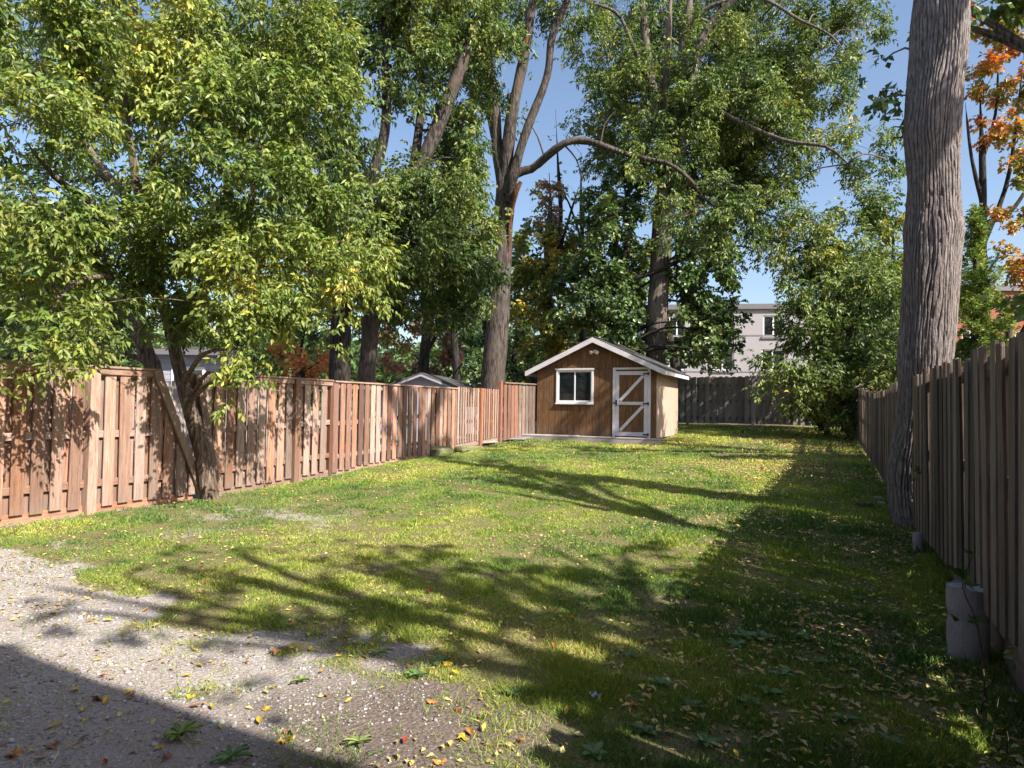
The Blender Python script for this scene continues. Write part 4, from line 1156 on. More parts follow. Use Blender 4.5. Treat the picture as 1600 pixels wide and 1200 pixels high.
tree('walnut_tree', 'broad many-stemmed tree rising behind the shed with crown reaching right across the sky', T5,
     CL([(1045, 170, 40, 34, 22, .9), (1085, 205, 44, 36, 21.8), (1020, 215, 40, 34, 22.2), (1060, 250, 44, 34, 21.8, .9), (1000, 110, 36, 34, 22.4, .8), (1095, 120, 44, 44, 22, .9), (1050, 80, 24, 24, 22, .6), (1040, 310, 40, 26, 21.8, .9), (1075, 40, 30, 24, 22.5, .6), (1010, 20, 24, 24, 22.5, .5), (1130, 60, 40, 40, 22, .9), (1110, 165, 44, 40, 21.8), (1170, 140, 60, 44, 21.8), (1200, 180, 60, 40, 21.6), (1040, 380, 26, 18, 22, .5), (960, 90, 70, 55, 24), (930, 150, 55, 45, 23.6, .9), (1000, 150, 70, 50, 26), (1040, 30, 60, 45, 26), (1120, 40, 70, 50, 25.5), (1200, 50, 75, 50, 23), (1290, 40, 70, 45, 22.6), (1345, 50, 45, 50, 22.4, .9),
         (1130, 130, 75, 55, 25.5), (1210, 130, 70, 50, 22.8), (1270, 110, 60, 40, 22.5, .8), (1180, 200, 80, 48, 22.8), (1245, 215, 65, 50, 22.5), (1090, 215, 70, 50, 26), (1010, 215, 70, 40, 26), (1190, 275, 70, 40, 22.6), (1240, 290, 40, 26, 22.4, .7),
         (960, 200, 55, 45, 25.5), (1110, 275, 60, 40, 26), (1300, 245, 40, 24, 22, .7), (1350, 205, 45, 26, 21.7, .6), (1360, 270, 42, 26, 21.5, .6), (1395, 240, 30, 28, 21.4, .6), (1335, 310, 36, 30, 21.4, .55), (1380, 325, 30, 28, 21.5, .6), (1190, 330, 60, 36, 22.2), (1150, 395, 40, 26, 22, .6), (1200, 390, 32, 26, 22, .55),
         (980, 10, 60, 35, 26, .9), (1180, -50, 180, 60, 25.5, .9), (1110, 330, 50, 30, 26, .8), (920, 40, 40, 30, 24, .6), (1060, 150, 50, 60, 26), (1060, 240, 60, 50, 26), (1140, 90, 70, 50, 25.5), (960, 240, 56, 36, 25), (1160, 220, 70, 60, 25), (1220, 170, 70, 50, 25), (1130, 260, 60, 50, 25.5), (1000, 90, 60, 50, 26.5), (1090, 120, 60, 60, 26.5), (1220, 80, 70, 60, 25), (1170, 300, 60, 44, 24), (1060, 300, 46, 40, 26), (1215, 340, 50, 40, 23.5, .8), (1290, 150, 44, 30, 23, .7)]), BOXF, P_BOX2, M_BARKL, lai=1.6)

# leafy side shoots hanging in front of those stems belong to the next maple
# maples filling the middle behind the shed
T6 = [grounded([(968, 545, 23, 8), (972, 500, 23, 7.5), (976, 440, 23, 6.5), (980, 360, 23, 5), (975, 280, 23, 3.5)]),
      L3([(976, 440, 23, 4), (1030, 420, 22.6, 3), (1080, 400, 22.3, 2)]), L3([(974, 470, 23, 4), (930, 440, 22.6, 3), (900, 400, 22.5, 2)])]
tree('maple_tree', 'dark green maple with dense low crown directly behind the shed roof', T6,
     CL([(975, 300, 50, 40, 23), (963.7, 350, 47, 50, 22.6), (960, 370, 45, 45, 22.5), (930, 430, 48, 45, 22.3), (963.7, 430, 47, 45, 22), (1095.9, 400, 42, 45, 22.4), (1100.65, 410, 47, 45, 22), (1115, 450, 38, 40, 21.9), (1095.9, 500, 42, 42, 21.8), (1120, 520, 30, 36, 21.8), (960, 490, 42, 40, 22), (1086.4, 545, 32, 20, 21.9), (905, 480, 40, 40, 22), (977.2, 510, 32, 30, 22.6), (1095, 560, 36, 20, 22.2, .8), (990, 270, 40, 30, 23, .8), (950, 300, 36, 40, 24), (1105.4, 350, 52, 40, 24.5), (940, 370, 40, 50, 24.5), (959.2, 460, 52, 60, 24.5), (1095.9, 460, 42, 50, 24), (1120, 380, 44, 40, 23.5), (930, 500, 44, 50, 24), (1050, 520, 50, 40, 24.6), (900, 420, 36, 40, 24, .9), (1145, 490, 26, 50, 22.4, .9), (1130, 545, 30, 26, 22.6, .8)]), MAPF, P_DARK, M_BARKD, leafm=M_LEAFS, lai=1.7)
T7 = [grounded([(875, 560, 27, 6), (876, 480, 27, 5.5), (872, 400, 27, 4.5), (876, 330, 27, 3.5), (872, 260, 27, 2.5), (868, 170, 27, 1.5)]),
      L3([(872, 400, 27, 3), (890, 340, 27, 2), (905, 290, 27, 1.5)])]
tree('young_maple', 'slim maple with yellowing leaves between the central tree and the shed', T7,
     CL([(860, 420, 50, 40, 26), (850, 480, 46, 40, 25), (885, 520, 45, 35, 24.5), (830, 540, 34, 36, 25), (880, 450, 40, 36, 25.5), (820, 450, 24, 50, 26), (870, 370, 36, 30, 26, .7), (900, 560, 40, 22, 24), (825, 380, 20, 36, 27, .8), (850, 400, 60, 50, 28), (880, 360, 40, 40, 28, .8), (830, 330, 26, 40, 28, .7), (830, 500, 40, 60, 28), (890, 480, 50, 50, 27), (920, 550, 40, 30, 27), (905, 390, 34, 34, 27.5, .7)]), MAPF, P_YEL, M_BARKD, lai=1.5)
T8 = [grounded([(909, 560, 29, 4), (910, 480, 29, 4), (911, 400, 29, 3.5), (908, 320, 29, 3), (908, 240, 29, 2.5)]), L3([(910, 380, 29, 2), (890, 320, 29, 1.5), (872, 290, 29, 1)]), L3([(909, 330, 29, 1.6), (935, 290, 29, 1)])]
tree('bare_tree', 'thin nearly bare dark stem against the sky below the arching limb', T8, CL([(890, 290, 30, 26, 29, .35), (930, 290, 26, 24, 29, .4), (905, 380, 40, 34, 29, .8), (925, 330, 26, 24, 29, .5), (880, 210, 26, 18, 29, .2)]), MAPF, P_DARK, M_BARKD, lai=1.0)
T9 = [grounded([(858, 560, 26, 6), (857, 450, 26, 6), (856, 380, 26, 6), (860, 320, 26, 5), (858, 270, 26, 3)])]
tree('vine_stump', 'broken stem wrapped in yellow brown vine beside the central tree', T9, CL([(857, 292, 16, 20, 26, 1.2, .3), (856, 330, 13, 22, 26, 1.2, .3), (857, 370, 10, 18, 26, 1, .25)]), MAPF, P_PINK, M_BARKM, cat='tree stump', lai=2)

# right hand trees
T10 = [grounded([(1322, 640, 21, 6.5), (1324, 560, 21, 6), (1326, 480, 21, 5), (1320, 420, 21, 4), (1312, 360, 21, 2.5)]),
       L3([(1324, 540, 21, 4), (1280, 500, 20.5, 3), (1240, 470, 20.2, 2)]), L3([(1324, 520, 21, 4), (1360, 460, 20.8, 3), (1385, 410, 20.6, 1.8)]),
       L3([(1323, 590, 21, 3), (1280, 570, 20, 2.4), (1230, 590, 19.4, 1.5)]), L3([(1323, 590, 21, 3), (1350, 565, 20, 2), (1370, 575, 19, 1.4)])]
tree('box_elder', 'spreading low box elder with yellowing tips hanging over the back corner of the yard', T10,
     CL([(1290, 370, 50, 30, 21), (1250, 400, 42, 34, 20.6), (1330, 390, 50, 38, 20.6), (1380, 420, 36, 45, 20.5), (1252, 455, 34, 34, 20.2), (1300, 440, 55, 45, 20), (1360, 470, 45, 45, 20), (1270, 500, 50, 36, 19.8), (1330, 520, 55, 36, 19.5), (1385, 520, 30, 40, 19.8),
         (1235, 560, 48, 22, 19.3), (1290, 560, 55, 26, 19), (1350, 560, 50, 28, 18.6), (1225, 600, 44, 24, 19.2), (1280, 605, 50, 28, 19), (1340, 600, 50, 26, 18.5), (1385, 580, 30, 28, 17.5), (1250, 635, 34, 16, 19, .8), (1310, 645, 50, 16, 19, .9), (1350, 630, 50, 34, 18.5, 1.2), (1385, 610, 30, 44, 17.5, 1.2), (1310, 625, 56, 36, 19.5, 1.2), (1260, 625, 40, 30, 20, 1.1), (1290, 590, 60, 30, 20.5), (1270, 345, 30, 16, 21, .6), (1330, 350, 50, 30, 22), (1275, 430, 50, 50, 22), (1340, 450, 70, 60, 22), (1300, 520, 70, 50, 21.5), (1380, 480, 50, 60, 21.5), (1270, 530, 40, 36, 21)]), BOXF, P_BOX2, M_BARKD, lai=1.7)
# cedar
cz = grounded([(1523, 560, 17, 5), (1523, 480, 17, 4), (1523, 400, 17, 2.5), (1523, 325, 17, 1)])
tree('cedar_tree', 'narrow bright green columnar cedar just right of the big trunk', [cz],
     CL([(1523, 340, 11, 28, 17, 1.3, .25), (1522, 380, 20, 34, 17, 1.4, .4), (1523, 425, 28, 38, 17, 1.4, .5), (1525, 475, 34, 40, 17, 1.4, .6), (1525, 525, 38, 40, 17, 1.4, .65), (1525, 575, 40, 45, 17, 1.4, .7)]),
     dict(L=.085, W=.034, n=5, rach=.09, droop=-.6), P_CED, M_BARKD, lai=2.6, connect=False)
T11 = [grounded([(1540, 560, 24, 7), (1538, 480, 24, 6.5), (1535, 400, 24, 6), (1536, 300, 24, 5), (1533, 200, 24, 4), (1530, 120, 24, 2.5)]),
       L3([(1537, 380, 24, 4), (1570, 290, 24, 3), (1590, 180, 24, 2), (1600, 80, 24, 1.5)]), L3([(1536, 320, 24, 4), (1520, 240, 24, 2.5), (1508, 160, 24, 1.5)]),
       L3([(1536, 350, 24, 4), (1580, 330, 24, 3), (1620, 270, 24, 2)]), L3([(1535, 250, 24, 3), (1555, 180, 24, 2), (1560, 90, 24, 1.5)])]
tree('orange_maple', 'maple in orange and red autumn leaf at the right edge behind the cedar', T11,
     CL([(1560, 70, 36, 34, 23.5), (1600, 60, 36, 40, 23.5), (1580, 140, 34, 26, 23.6, .8), (1515, 120, 18, 22, 24, .5), (1600, 210, 30, 36, 23.5, .8), (1575, 240, 30, 20, 24, .5), (1560, 190, 30, 26, 23.4, .9), (1600, 20, 40, 30, 23.4), (1550, 120, 30, 26, 23.2, .8), (1595, 280, 30, 30, 23), (1590, 330, 34, 30, 23, .8), (1600, 400, 32, 36, 22), (1605, 470, 32, 40, 22), (1530, 30, 20, 20, 24, .5), (1605, 130, 30, 30, 23.5)]), MAPF, P_ORG, M_BARKD, lai=2.0)

# background trees, each its own
bgs = [
    ('shade_tree', 'rusty pink autumn shrub above the garage roof', (640, 600, 33, 5), [(640, 500, 50, 36), (610, 545, 40, 36), (680, 540, 45, 36), (650, 575, 60, 20), (700, 490, 24, 24)], P_PINK, 1.3),
    ('shade_tree', 'yellow green tree between the two dark trunks and the central tree', (715, 600, 27, 7), [(710, 470, 40, 40), (735, 520, 30, 45), (700, 400, 50, 40), (740, 570, 34, 26), (745, 430, 30, 60)], P_DARK, 1.4),
    ('orange_tree', 'orange leaved young tree low behind the left fence by the dark trunk', (478, 600, 24, 5), [(480, 570, 26, 20), (440, 575, 24, 20), (505, 560, 16, 22), (450, 545, 30, 14)], P_ORG, 1.2),
    ('shade_tree', 'dark tree behind the left fence with rusty patches left of the dark trunk', (460, 600, 28, 6), [(450, 500, 50, 45), (480, 460, 40, 50), (420, 540, 40, 30), (500, 520, 26, 40), (400, 470, 50, 50), (490, 400, 50, 50)], P_DARK, 1.4),
    ('shade_tree', 'distant green tree behind the central trunk', (800, 600, 38, 8), [(800, 480, 40, 50), (815, 560, 34, 34), (775, 520, 30, 50), (830, 400, 40, 50), (800, 400, 34, 50)], P_BOX2, 1.3),
    ('shade_tree', 'dense dark tree filling the gap left of the shed roof', (840, 600, 32, 8), [(850, 560, 50, 24), (900, 520, 50, 30), (830, 590, 40, 16), (790, 585, 30, 24), (940, 540, 40, 24)], P_DARK, 1.5),
    ('shade_tree', 'distant leafy tree behind the stems of the many-stemmed tree', (1060, 600, 36, 8), [(1050, 470, 50, 50), (1000, 540, 50, 30), (1070, 550, 40, 30), (960, 450, 50, 50), (1020, 400, 45, 45)], P_BOX2, 1.2),
    ('shade_tree', 'bushy green tree behind the box elder over the back corner', (1320, 640, 33, 9), [(1290, 540, 60, 50), (1370, 540, 50, 60), (1350, 440, 50, 50), (1400, 450, 40, 60), (1380, 370, 30, 36), (1240, 590, 50, 34), (1310, 620, 90, 34), (1400, 600, 50, 40)], P_BOX2, 1.3),
    ('shade_tree', 'tree with mixed green and orange leaves between the big trunk and back corner', (1400, 600, 28, 6), [(1390, 380, 26, 30), (1395, 330, 26, 26), (1400, 440, 24, 40), (1385, 480, 30, 36)], P_YEL, 1.0),
    ('shade_tree', 'dark green tree at far left behind the neighbours fence', (40, 600, 20, 8), [(40, 480, 80, 60), (130, 500, 70, 50), (0, 400, 70, 80), (100, 420, 80, 50), (200, 500, 50, 50), (60, 540, 100, 24)], P_DARK, 1.4),
    ('shade_tree', 'distant green tree seen through gaps right of the leaning trunks', (350, 600, 26, 7), [(340, 500, 60, 50), (400, 430, 60, 50), (300, 430, 50, 50), (420, 560, 50, 30), (350, 560, 60, 30)], P_BOX2, 1.0),
    ('shade_tree', 'green tree behind the cedar at the right edge', (1570, 620, 26, 7), [(1590, 520, 30, 40), (1605, 570, 40, 40)], P_YEL, 1.2),
    ('shade_tree', 'tall pale green tree behind the central stems', (660, 600, 30, 9), [(640, 440, 60, 50), (600, 480, 50, 50), (680, 360, 60, 50), (610, 380, 50, 50)], P_BOX2, 1.1),
]
for nm, lb, (px, py, d, hw), cl, pal, dens in bgs:
    top = min(cl, key=lambda q: q[1])
    lim = [grounded([(px, py, d, hw), ((px + top[0]) / 2, (py + top[1]) / 2, d, hw * .7), (top[0], top[1], d, hw * .3)])]
    tree(nm, lb, lim, CL([(*c, d + random.uniform(-1.5, .5), dens) for c in cl]), MAPF if d < 30 else dict(L=.26, W=.2, n=3, rach=.2, droop=.35), pal, M_BARKD, group='background trees', lai=1.35, step=.6)
# distant wood, one mass
fo = Foliage()
n = 30000
aa = rng.uniform(-58, 30, n); dist = rng.uniform(60, 85, n)
ph = np.radians(-aa); yaw0 = YAW
ang = YAW - np.radians(aa)
X = -np.sin(ang) * dist; Y = np.cos(ang) * dist
hmax = 5.5 + 5 * fbm(aa * .25, 0, 0, 77, 3) - 2.5 * np.exp(-((aa - 20) / 5) ** 2)
Z = .8 + hmax * rng.random(n) ** .8
Pw = np.stack([X, Y, Z], 1)
sprays(fo, Pw, rng.normal(size=(n, 3)), dict(L=.7, W=.55, n=2, rach=.4, droop=.3), P_DARK, fbm(X * .15, Y * .15, Z * .3, 4, 2))
tag(obj('distant_wood', fo.mesh('distant_wood', M_LEAF)), 'far wood closing off the view behind all the yards', 'wood', None, 'stuff')

# trees outside the picture on the right whose shade falls on the yard
def shade_tree(x, y, h, rad, label, dens=.8, n=9, seed=1, leaf=MAPF, low=.45, pal=P_BOX2):
    r_ = random.Random(seed)
    g = g1(x, y)
    trunk = [(x, y, g - .2, .2), (x + .1, y, g + h * .3, .17), (x - .1, y + .1, g + h * .6, .12), (x, y, g + h * .9, .05)]
    lim, cl = [trunk], []
    for i in range(n):
        a = i * 2.4 + r_.random(); rr = rad * (.35 + .65 * r_.random()); z = g + h * (low + (1 - low) * r_.random())
        c = np.array([x + math.cos(a) * rr, y + math.sin(a) * rr, z])
        z0 = g + h * (.25 + .3 * r_.random())
        lim.append([(x, y, z0, .09), (*((np.array([x, y, z0]) + c) / 2 + np.array([0, 0, .5])), .06), (*c, .02)])
        s = rad * r_.uniform(.22, .42); cl.append((c, (s, s, s * .6), dens))
    return tree('neighbour_tree', label, lim, cl, leaf, pal, M_BARKM, group='trees beyond the right fence', lai=.9)
def shade_clumps(x, y, label, rows, trunk_r=.2, pal=P_BOX2, h=9):
    """rows: shadow centre on the ground (x, y), height of the leaves, radius, density"""
    g = g1(x, y)
    trunk = [(x, y, g - .2, trunk_r), (x + .1, y, g + h * .3, trunk_r * .8), (x - .1, y + .1, g + h * .6, trunk_r * .6), (x, y, g + h * .95, .05)]
    cl, lim = [], [trunk]
    for (sx, sy, hh, r, dn) in rows:
        c = np.array([sx + SX * hh, sy - SY * hh, g + hh]); cl.append((c, (r, r, r * .6), dn))
        z0 = g + hh * .55
        lim.append([(x, y, z0, .09), (*((np.array([x, y, z0]) + c) / 2 + np.array([0, 0, .5])), .07), (*c, .03)])
        for q in range(3):
            e = c + np.array([random.uniform(-r, r), random.uniform(-r, r), random.uniform(-.2, .6)]) * 1.1
            lim.append([(*((np.array([x, y, z0]) + c) / 2 + np.array([0, 0, .5])), .05), (*(c * .5 + e * .5 + np.array([0, 0, .2])), .035), (*e, .012)])
    return tree('neighbour_tree', label, lim, cl, MAPF, pal, M_BARKM, group='trees beyond the right fence', lai=.8)
shade_clumps(5.4, 2.2, 'half bare tree beyond the right fence nearest the house', [(-4.6, 4.3, 7.5, 1.0, .22), (-3.4, 3.5, 8, .8, .15), (-3.4, 4.9, 7.5, 1.1, .55), (-2.4, 4.6, 7, 1.0, .6), (-2.9, 5.6, 8, .9, .5), (-1.9, 5.6, 7.5, 1.0, .7), (-4.4, 5.4, 8, .7, .35), (-1.5, 4.3, 7, .9, .9), (-5.6, 4.4, 8, .9, .2), (-2.2, 6.8, 8.5, .6, .35), (-5.4, 3.3, 8, .8, .15), (-.6, 4.6, 6.5, 1.0, 1.0)])
shade_clumps(3.9, 6.6, 'tall thin stemmed tree beyond the right fence beside the big trunk', [(-4.9, 10.3, 9.5, .8, .8), (-5.8, 10.7, 9.5, .7, .6), (-4.0, 10.1, 9, .6, .5), (-6.6, 12.6, 10, .8, .6), (-4.3, 11.6, 9.5, .5, .4)], .13, h=10)
shade_clumps(6.0, 15.2, 'tree beyond the right fence shading the front of the shed', [(-8.2, 19.6, 9.8, .4, 1.3), (-6.7, 19.2, 9.8, .8, 1.4), (-5.8, 19.1, 9.6, .9, 1.5), (-5.0, 18.9, 9.4, .8, 1.5), (-6.4, 19.9, 9.8, .8, 1.4), (-5.6, 18.3, 10, .5, .8), (-4.6, 19.6, 11, .9, .5), (-7.0, 18.6, 11, .9, .8), (-5.2, 15.8, 10, 1.1, .6), (-3.2, 16.6, 8.5, .9, .6), (-7.4, 15.8, 10, .9, .7)], .2, h=11)
shade_tree(5.3, 14.3, 6.6, 1.7, 'dense bushy tree close beyond the right fence past the big trunk', 1.5, 14, 5, low=.3)
shade_tree(6.5, 18.6, 6.9, 1.6, 'dense bushy tree beyond the right fence before the cedar', 1.3, 12, 6, low=.3)
shade_tree(5.2, 23.2, 4.4, 1.8, 'bushy tree beyond the far end of the right fence', 1.4, 12, 9, low=.3)

hd = CL([]); hc = []  # low greenery made up to keep sun off the ground beneath the boards
for i in range(12):
    hc.append((np.array([1.75 + .12 * math.sin(i * 2.1), 3.0 + i * .52, g1(1.7, 3 + i * .52) + .55 + .1 * math.sin(i * 1.3)]), (.42, .42, .6), 1.3))
tree('hedge', 'low dense hedge added behind the near right fence to shade its foot', [[(1.75, 5, g1(1.75, 5) - .1, .04), (1.75, 5.1, g1(1.75, 5) + .4, .03), (1.75, 5.2, g1(1.75, 5) + .9, .015)]], hc, dict(L=.07, W=.035, n=5, rach=.08, droop=.1), P_DARK, M_BARKD, cat='hedge', lai=1.5, connect=False)
# ------------------------------------------------------------------ grass
def in_view(x, y, margin=.06):
    d = -x * math.sin(YAW) + y * math.cos(YAW); r = x * math.cos(YAW) + y * math.sin(YAW)
    return (d > 1.5) & (np.abs(r / np.maximum(d, .1)) < .8 + margin + .25 / np.maximum(d, 1)), d
def in_shed(x, y):
    return (x > SXL - .7) & (x < SXR + .05) & (y > SYF - .55) & (y < SYB + .05)
def grass():
    fo = Foliage()
    bands = [(1.5, 4.2, 15000, .0042, .05), (4.2, 7, 8500, .0062, .052), (7, 11, 4300, .0095, .055), (11, 17, 2000, .016, .06), (17, 30, 850, .028, .07)]
    for d0, d1, dens, w, L in bands:
        A = 11.0 * 30
        n = int(dens * A)
        x = rng.uniform(-9.0, 2.0, n); y = rng.uniform(1.0, 28, n)
        iv, d = in_view(x, y)
        k = iv & (d >= d0) & (d < d1) & ~in_shed(x, y) & (y < 25.6)
        x, y = x[k], y[k]
        m = grass_mask(x, y)
        cl = fbm(x * 5, y * 5, 0, 51, 2)
        keep = rng.random(len(x)) < m ** 1.3 * np.clip(cl * 2.4 - .45, .12, 1) + .012
        # thin under the trees at the back right and along the left fence
        keep &= rng.random(len(x)) < np.where((y > 13) & (x > -2.5), .35, 1)
        x, y, cl, m = x[keep], y[keep], cl[keep], m[keep]
        n = len(x); z = gz(x, y) + .004
        P = np.stack([x, y, z], 1)
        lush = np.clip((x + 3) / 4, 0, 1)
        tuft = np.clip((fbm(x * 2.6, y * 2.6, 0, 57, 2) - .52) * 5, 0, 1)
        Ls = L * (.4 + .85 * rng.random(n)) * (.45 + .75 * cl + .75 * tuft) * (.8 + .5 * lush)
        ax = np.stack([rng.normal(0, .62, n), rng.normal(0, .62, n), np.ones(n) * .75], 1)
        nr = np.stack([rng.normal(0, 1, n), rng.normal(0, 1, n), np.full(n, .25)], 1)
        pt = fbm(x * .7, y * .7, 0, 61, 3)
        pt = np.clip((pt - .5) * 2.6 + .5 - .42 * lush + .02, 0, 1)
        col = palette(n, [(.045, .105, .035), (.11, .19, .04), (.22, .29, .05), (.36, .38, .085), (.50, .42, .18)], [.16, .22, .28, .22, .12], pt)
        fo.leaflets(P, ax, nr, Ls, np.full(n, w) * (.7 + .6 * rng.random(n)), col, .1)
    print('grass blades', fo.n)
    return tag(obj('grass', fo.mesh('grass', M_GRASS)), 'short patchy green lawn grass', 'grass', None, 'stuff')
grass()

# leaf litter too small and too many to count
def litter():
    fo = Foliage()
    n = 120000
    x = rng.uniform(-8.4, 1.05, n); y = rng.uniform(1.2, 25.5, n)
    iv, d = in_view(x, y)
    dens = .16 + .9 * np.exp(-((x - .6) / 1.5) ** 2) + .5 * np.clip((y - 7) / 8, 0, 1) * np.clip((x + 5) / 4, 0, 1) + .25 * np.clip(.25 - np.abs(y - 3.2) / 3, 0, 1)
    dens = (dens + .5 * np.exp(-((x - .9) / .35) ** 2)) * np.clip(fbm(x * 1.3, y * 1.3, 0, 71, 2) * 3.4 - 1.0, .08, 1.2)
    k = iv & ~in_shed(x, y) & (rng.random(n) < dens)
    x, y, d = x[k], y[k], d[k]; n = len(x)
    m = grass_mask(x, y)
    z = gz(x, y) + .012 + .026 * (m > .4) * rng.random(n)
    ax = np.stack([rng.normal(size=n), rng.normal(size=n), rng.normal(0, .25, n)], 1)
    nr = np.stack([rng.normal(0, .35, n), rng.normal(0, .35, n), np.ones(n)], 1)
    s = .6 + .75 * rng.random(n)
    col = palette(n, [(.16, .10, .05), (.30, .21, .11), (.42, .33, .14), (.50, .38, .10), (.30, .30, .08)], [.2, .25, .25, .2, .1], rng.random(n))
    s = s * np.where(x > -1.2, 1.1, .85)
    fo.leaflets(np.stack([x, y, z], 1), ax, nr, .048 * s, .021 * s * (.8 + .6 * rng.random(n)), col, .18)
    tag(obj('leaf_litter', fo.mesh('leaf_litter', M_DEAD)), 'small tan and yellow fallen leaflets scattered over the lawn', 'leaf litter', None, 'stuff')
litter()

def gravel():
    n = 60000
    x = rng.uniform(-8.4, -.6, n); y = rng.uniform(1.0, 4.6, n)
    iv, d = in_view(x, y); m = grass_mask(x, y)
    k = iv & (x < -2.2 + rng.normal(0, .5, n)) & (rng.random(n) > m * 1.3) & (rng.random(n) < np.clip(1.6 - d / 6, .15, 1))
    x, y, d = x[k], y[k], d[k]; n = len(x)
    r = rng.lognormal(math.log(.0046), .58, n).clip(.002, .024)
    z = gz(x, y) + r * .15
    base = np.array([(1, 0, 0), (0, 1, 0), (-1, 0, 0), (0, -1, 0), (0, 0, .6), (0, 0, -.6)], float)
    V = base[None] * (.65 + .7 * rng.random((n, 6, 1))) * r[:, None, None]
    a = rng.uniform(0, 6.28, n); c, s = np.cos(a)[:, None], np.sin(a)[:, None]
    Vx = V[..., 0] * c - V[..., 1] * s; Vy = V[..., 0] * s + V[..., 1] * c
    V = np.stack([Vx + x[:, None], Vy + y[:, None], V[..., 2] + z[:, None]], -1).reshape(-1, 3)
    t = np.array([(0, 1, 4), (1, 2, 4), (2, 3, 4), (3, 0, 4), (1, 0, 5), (2, 1, 5), (3, 2, 5), (0, 3, 5)])
    F = (np.arange(n)[:, None, None] * 6 + t[None]).reshape(-1, 3)
    g = .20 + .30 * rng.random((n, 1)); col = g * (np.array([[1.0, .95, .92]]) + .06 * rng.normal(size=(n, 3)))
    tag(obj('gravel', mesh_np('gravel', V, F, M_PEB, np.repeat(col, 6, 0).clip(.05, .8))), 'fine pale gravel on the bare ground by the house', 'gravel', None, 'stuff')
gravel()

# ------------------------------------------------------------------ larger fallen leaves, one by one
def flat_mat(name, col):
    m, nt, b = newmat(name)
    tc = N(nt, 'ShaderNodeTexCoord'); n = noise(nt, tc.outputs['Object'], 40, 4)
    c = ramp(nt, n, [(.35, tuple(x * .55 for x in col)), (.55, col), (.8, tuple(min(1, x * 1.2) for x in col))])
    nt.links.new(c, b.inputs['Base Color']); b.inputs['Roughness'].default_value = .6
    return m
LM = {'yellow': flat_mat('yellow_leaf', (.60, .40, .04)), 'orange': flat_mat('orange_leaf', (.52, .22, .05)), 'red': flat_mat('red_leaf', (.34, .05, .04)),
      'brown': flat_mat('brown_leaf', (.30, .16, .09)), 'green': flat_mat('pale_green_leaf', (.26, .30, .08)), 'tan': flat_mat('tan_leaf', (.46, .32, .20))}
def leaf_mesh(kind, mat):
    if kind == 'maple':
        pts = []
        prof = [(-90, .12), (-62, .52), (-40, .38), (-20, .85), (-8, .62), (12, .62), (28, 1.0), (44, .55), (62, .6), (76, .75), (90, 1.12)]
        half = [(math.radians(a), r) for a, r in prof]
        pts = [(r * math.cos(a), r * math.sin(a)) for a, r in half] + [(-r * math.cos(a), r * math.sin(a)) for a, r in reversed(half[1:-1])]
        v = [(0, 0, 0)] + [(x * .5, y * .5, .12 * (x * x) + .10 * math.sin(5 * y + 2 * x)) for x, y in pts]
    else:
        v = [(0, 0, 0)]
        pts = [(0, -1), (.22, -.6), (.36, -.1), (.30, .4), (.12, .8), (0, 1.1), (-.12, .8), (-.30, .4), (-.36, -.1), (-.22, -.6)]
        v += [(x * .5, y * .5, .35 * abs(x) + .10 * y * y) for x, y in pts]
    n = len(v) - 1
    f = [(0, i + 1, (i + 1) % n + 1) for i in range(n)]
    return bm_me('fallen_leaf', v, f, mat)
LME = {(k, c): leaf_mesh(k, m) for k in ('maple', 'long') for c, m in LM.items()}
def ray_ground(px, py):
    o = Vector((0, 0, CAMZ)); dv = (at(px, py, 1) - o)
    t = 1.0
    for _ in range(30):
        p = o + dv * t
        e = p.z - g1(p.x, p.y)
        t += e / max(.05, -dv.z)
        if abs(e) < 1e-4: break
    return o + dv * t
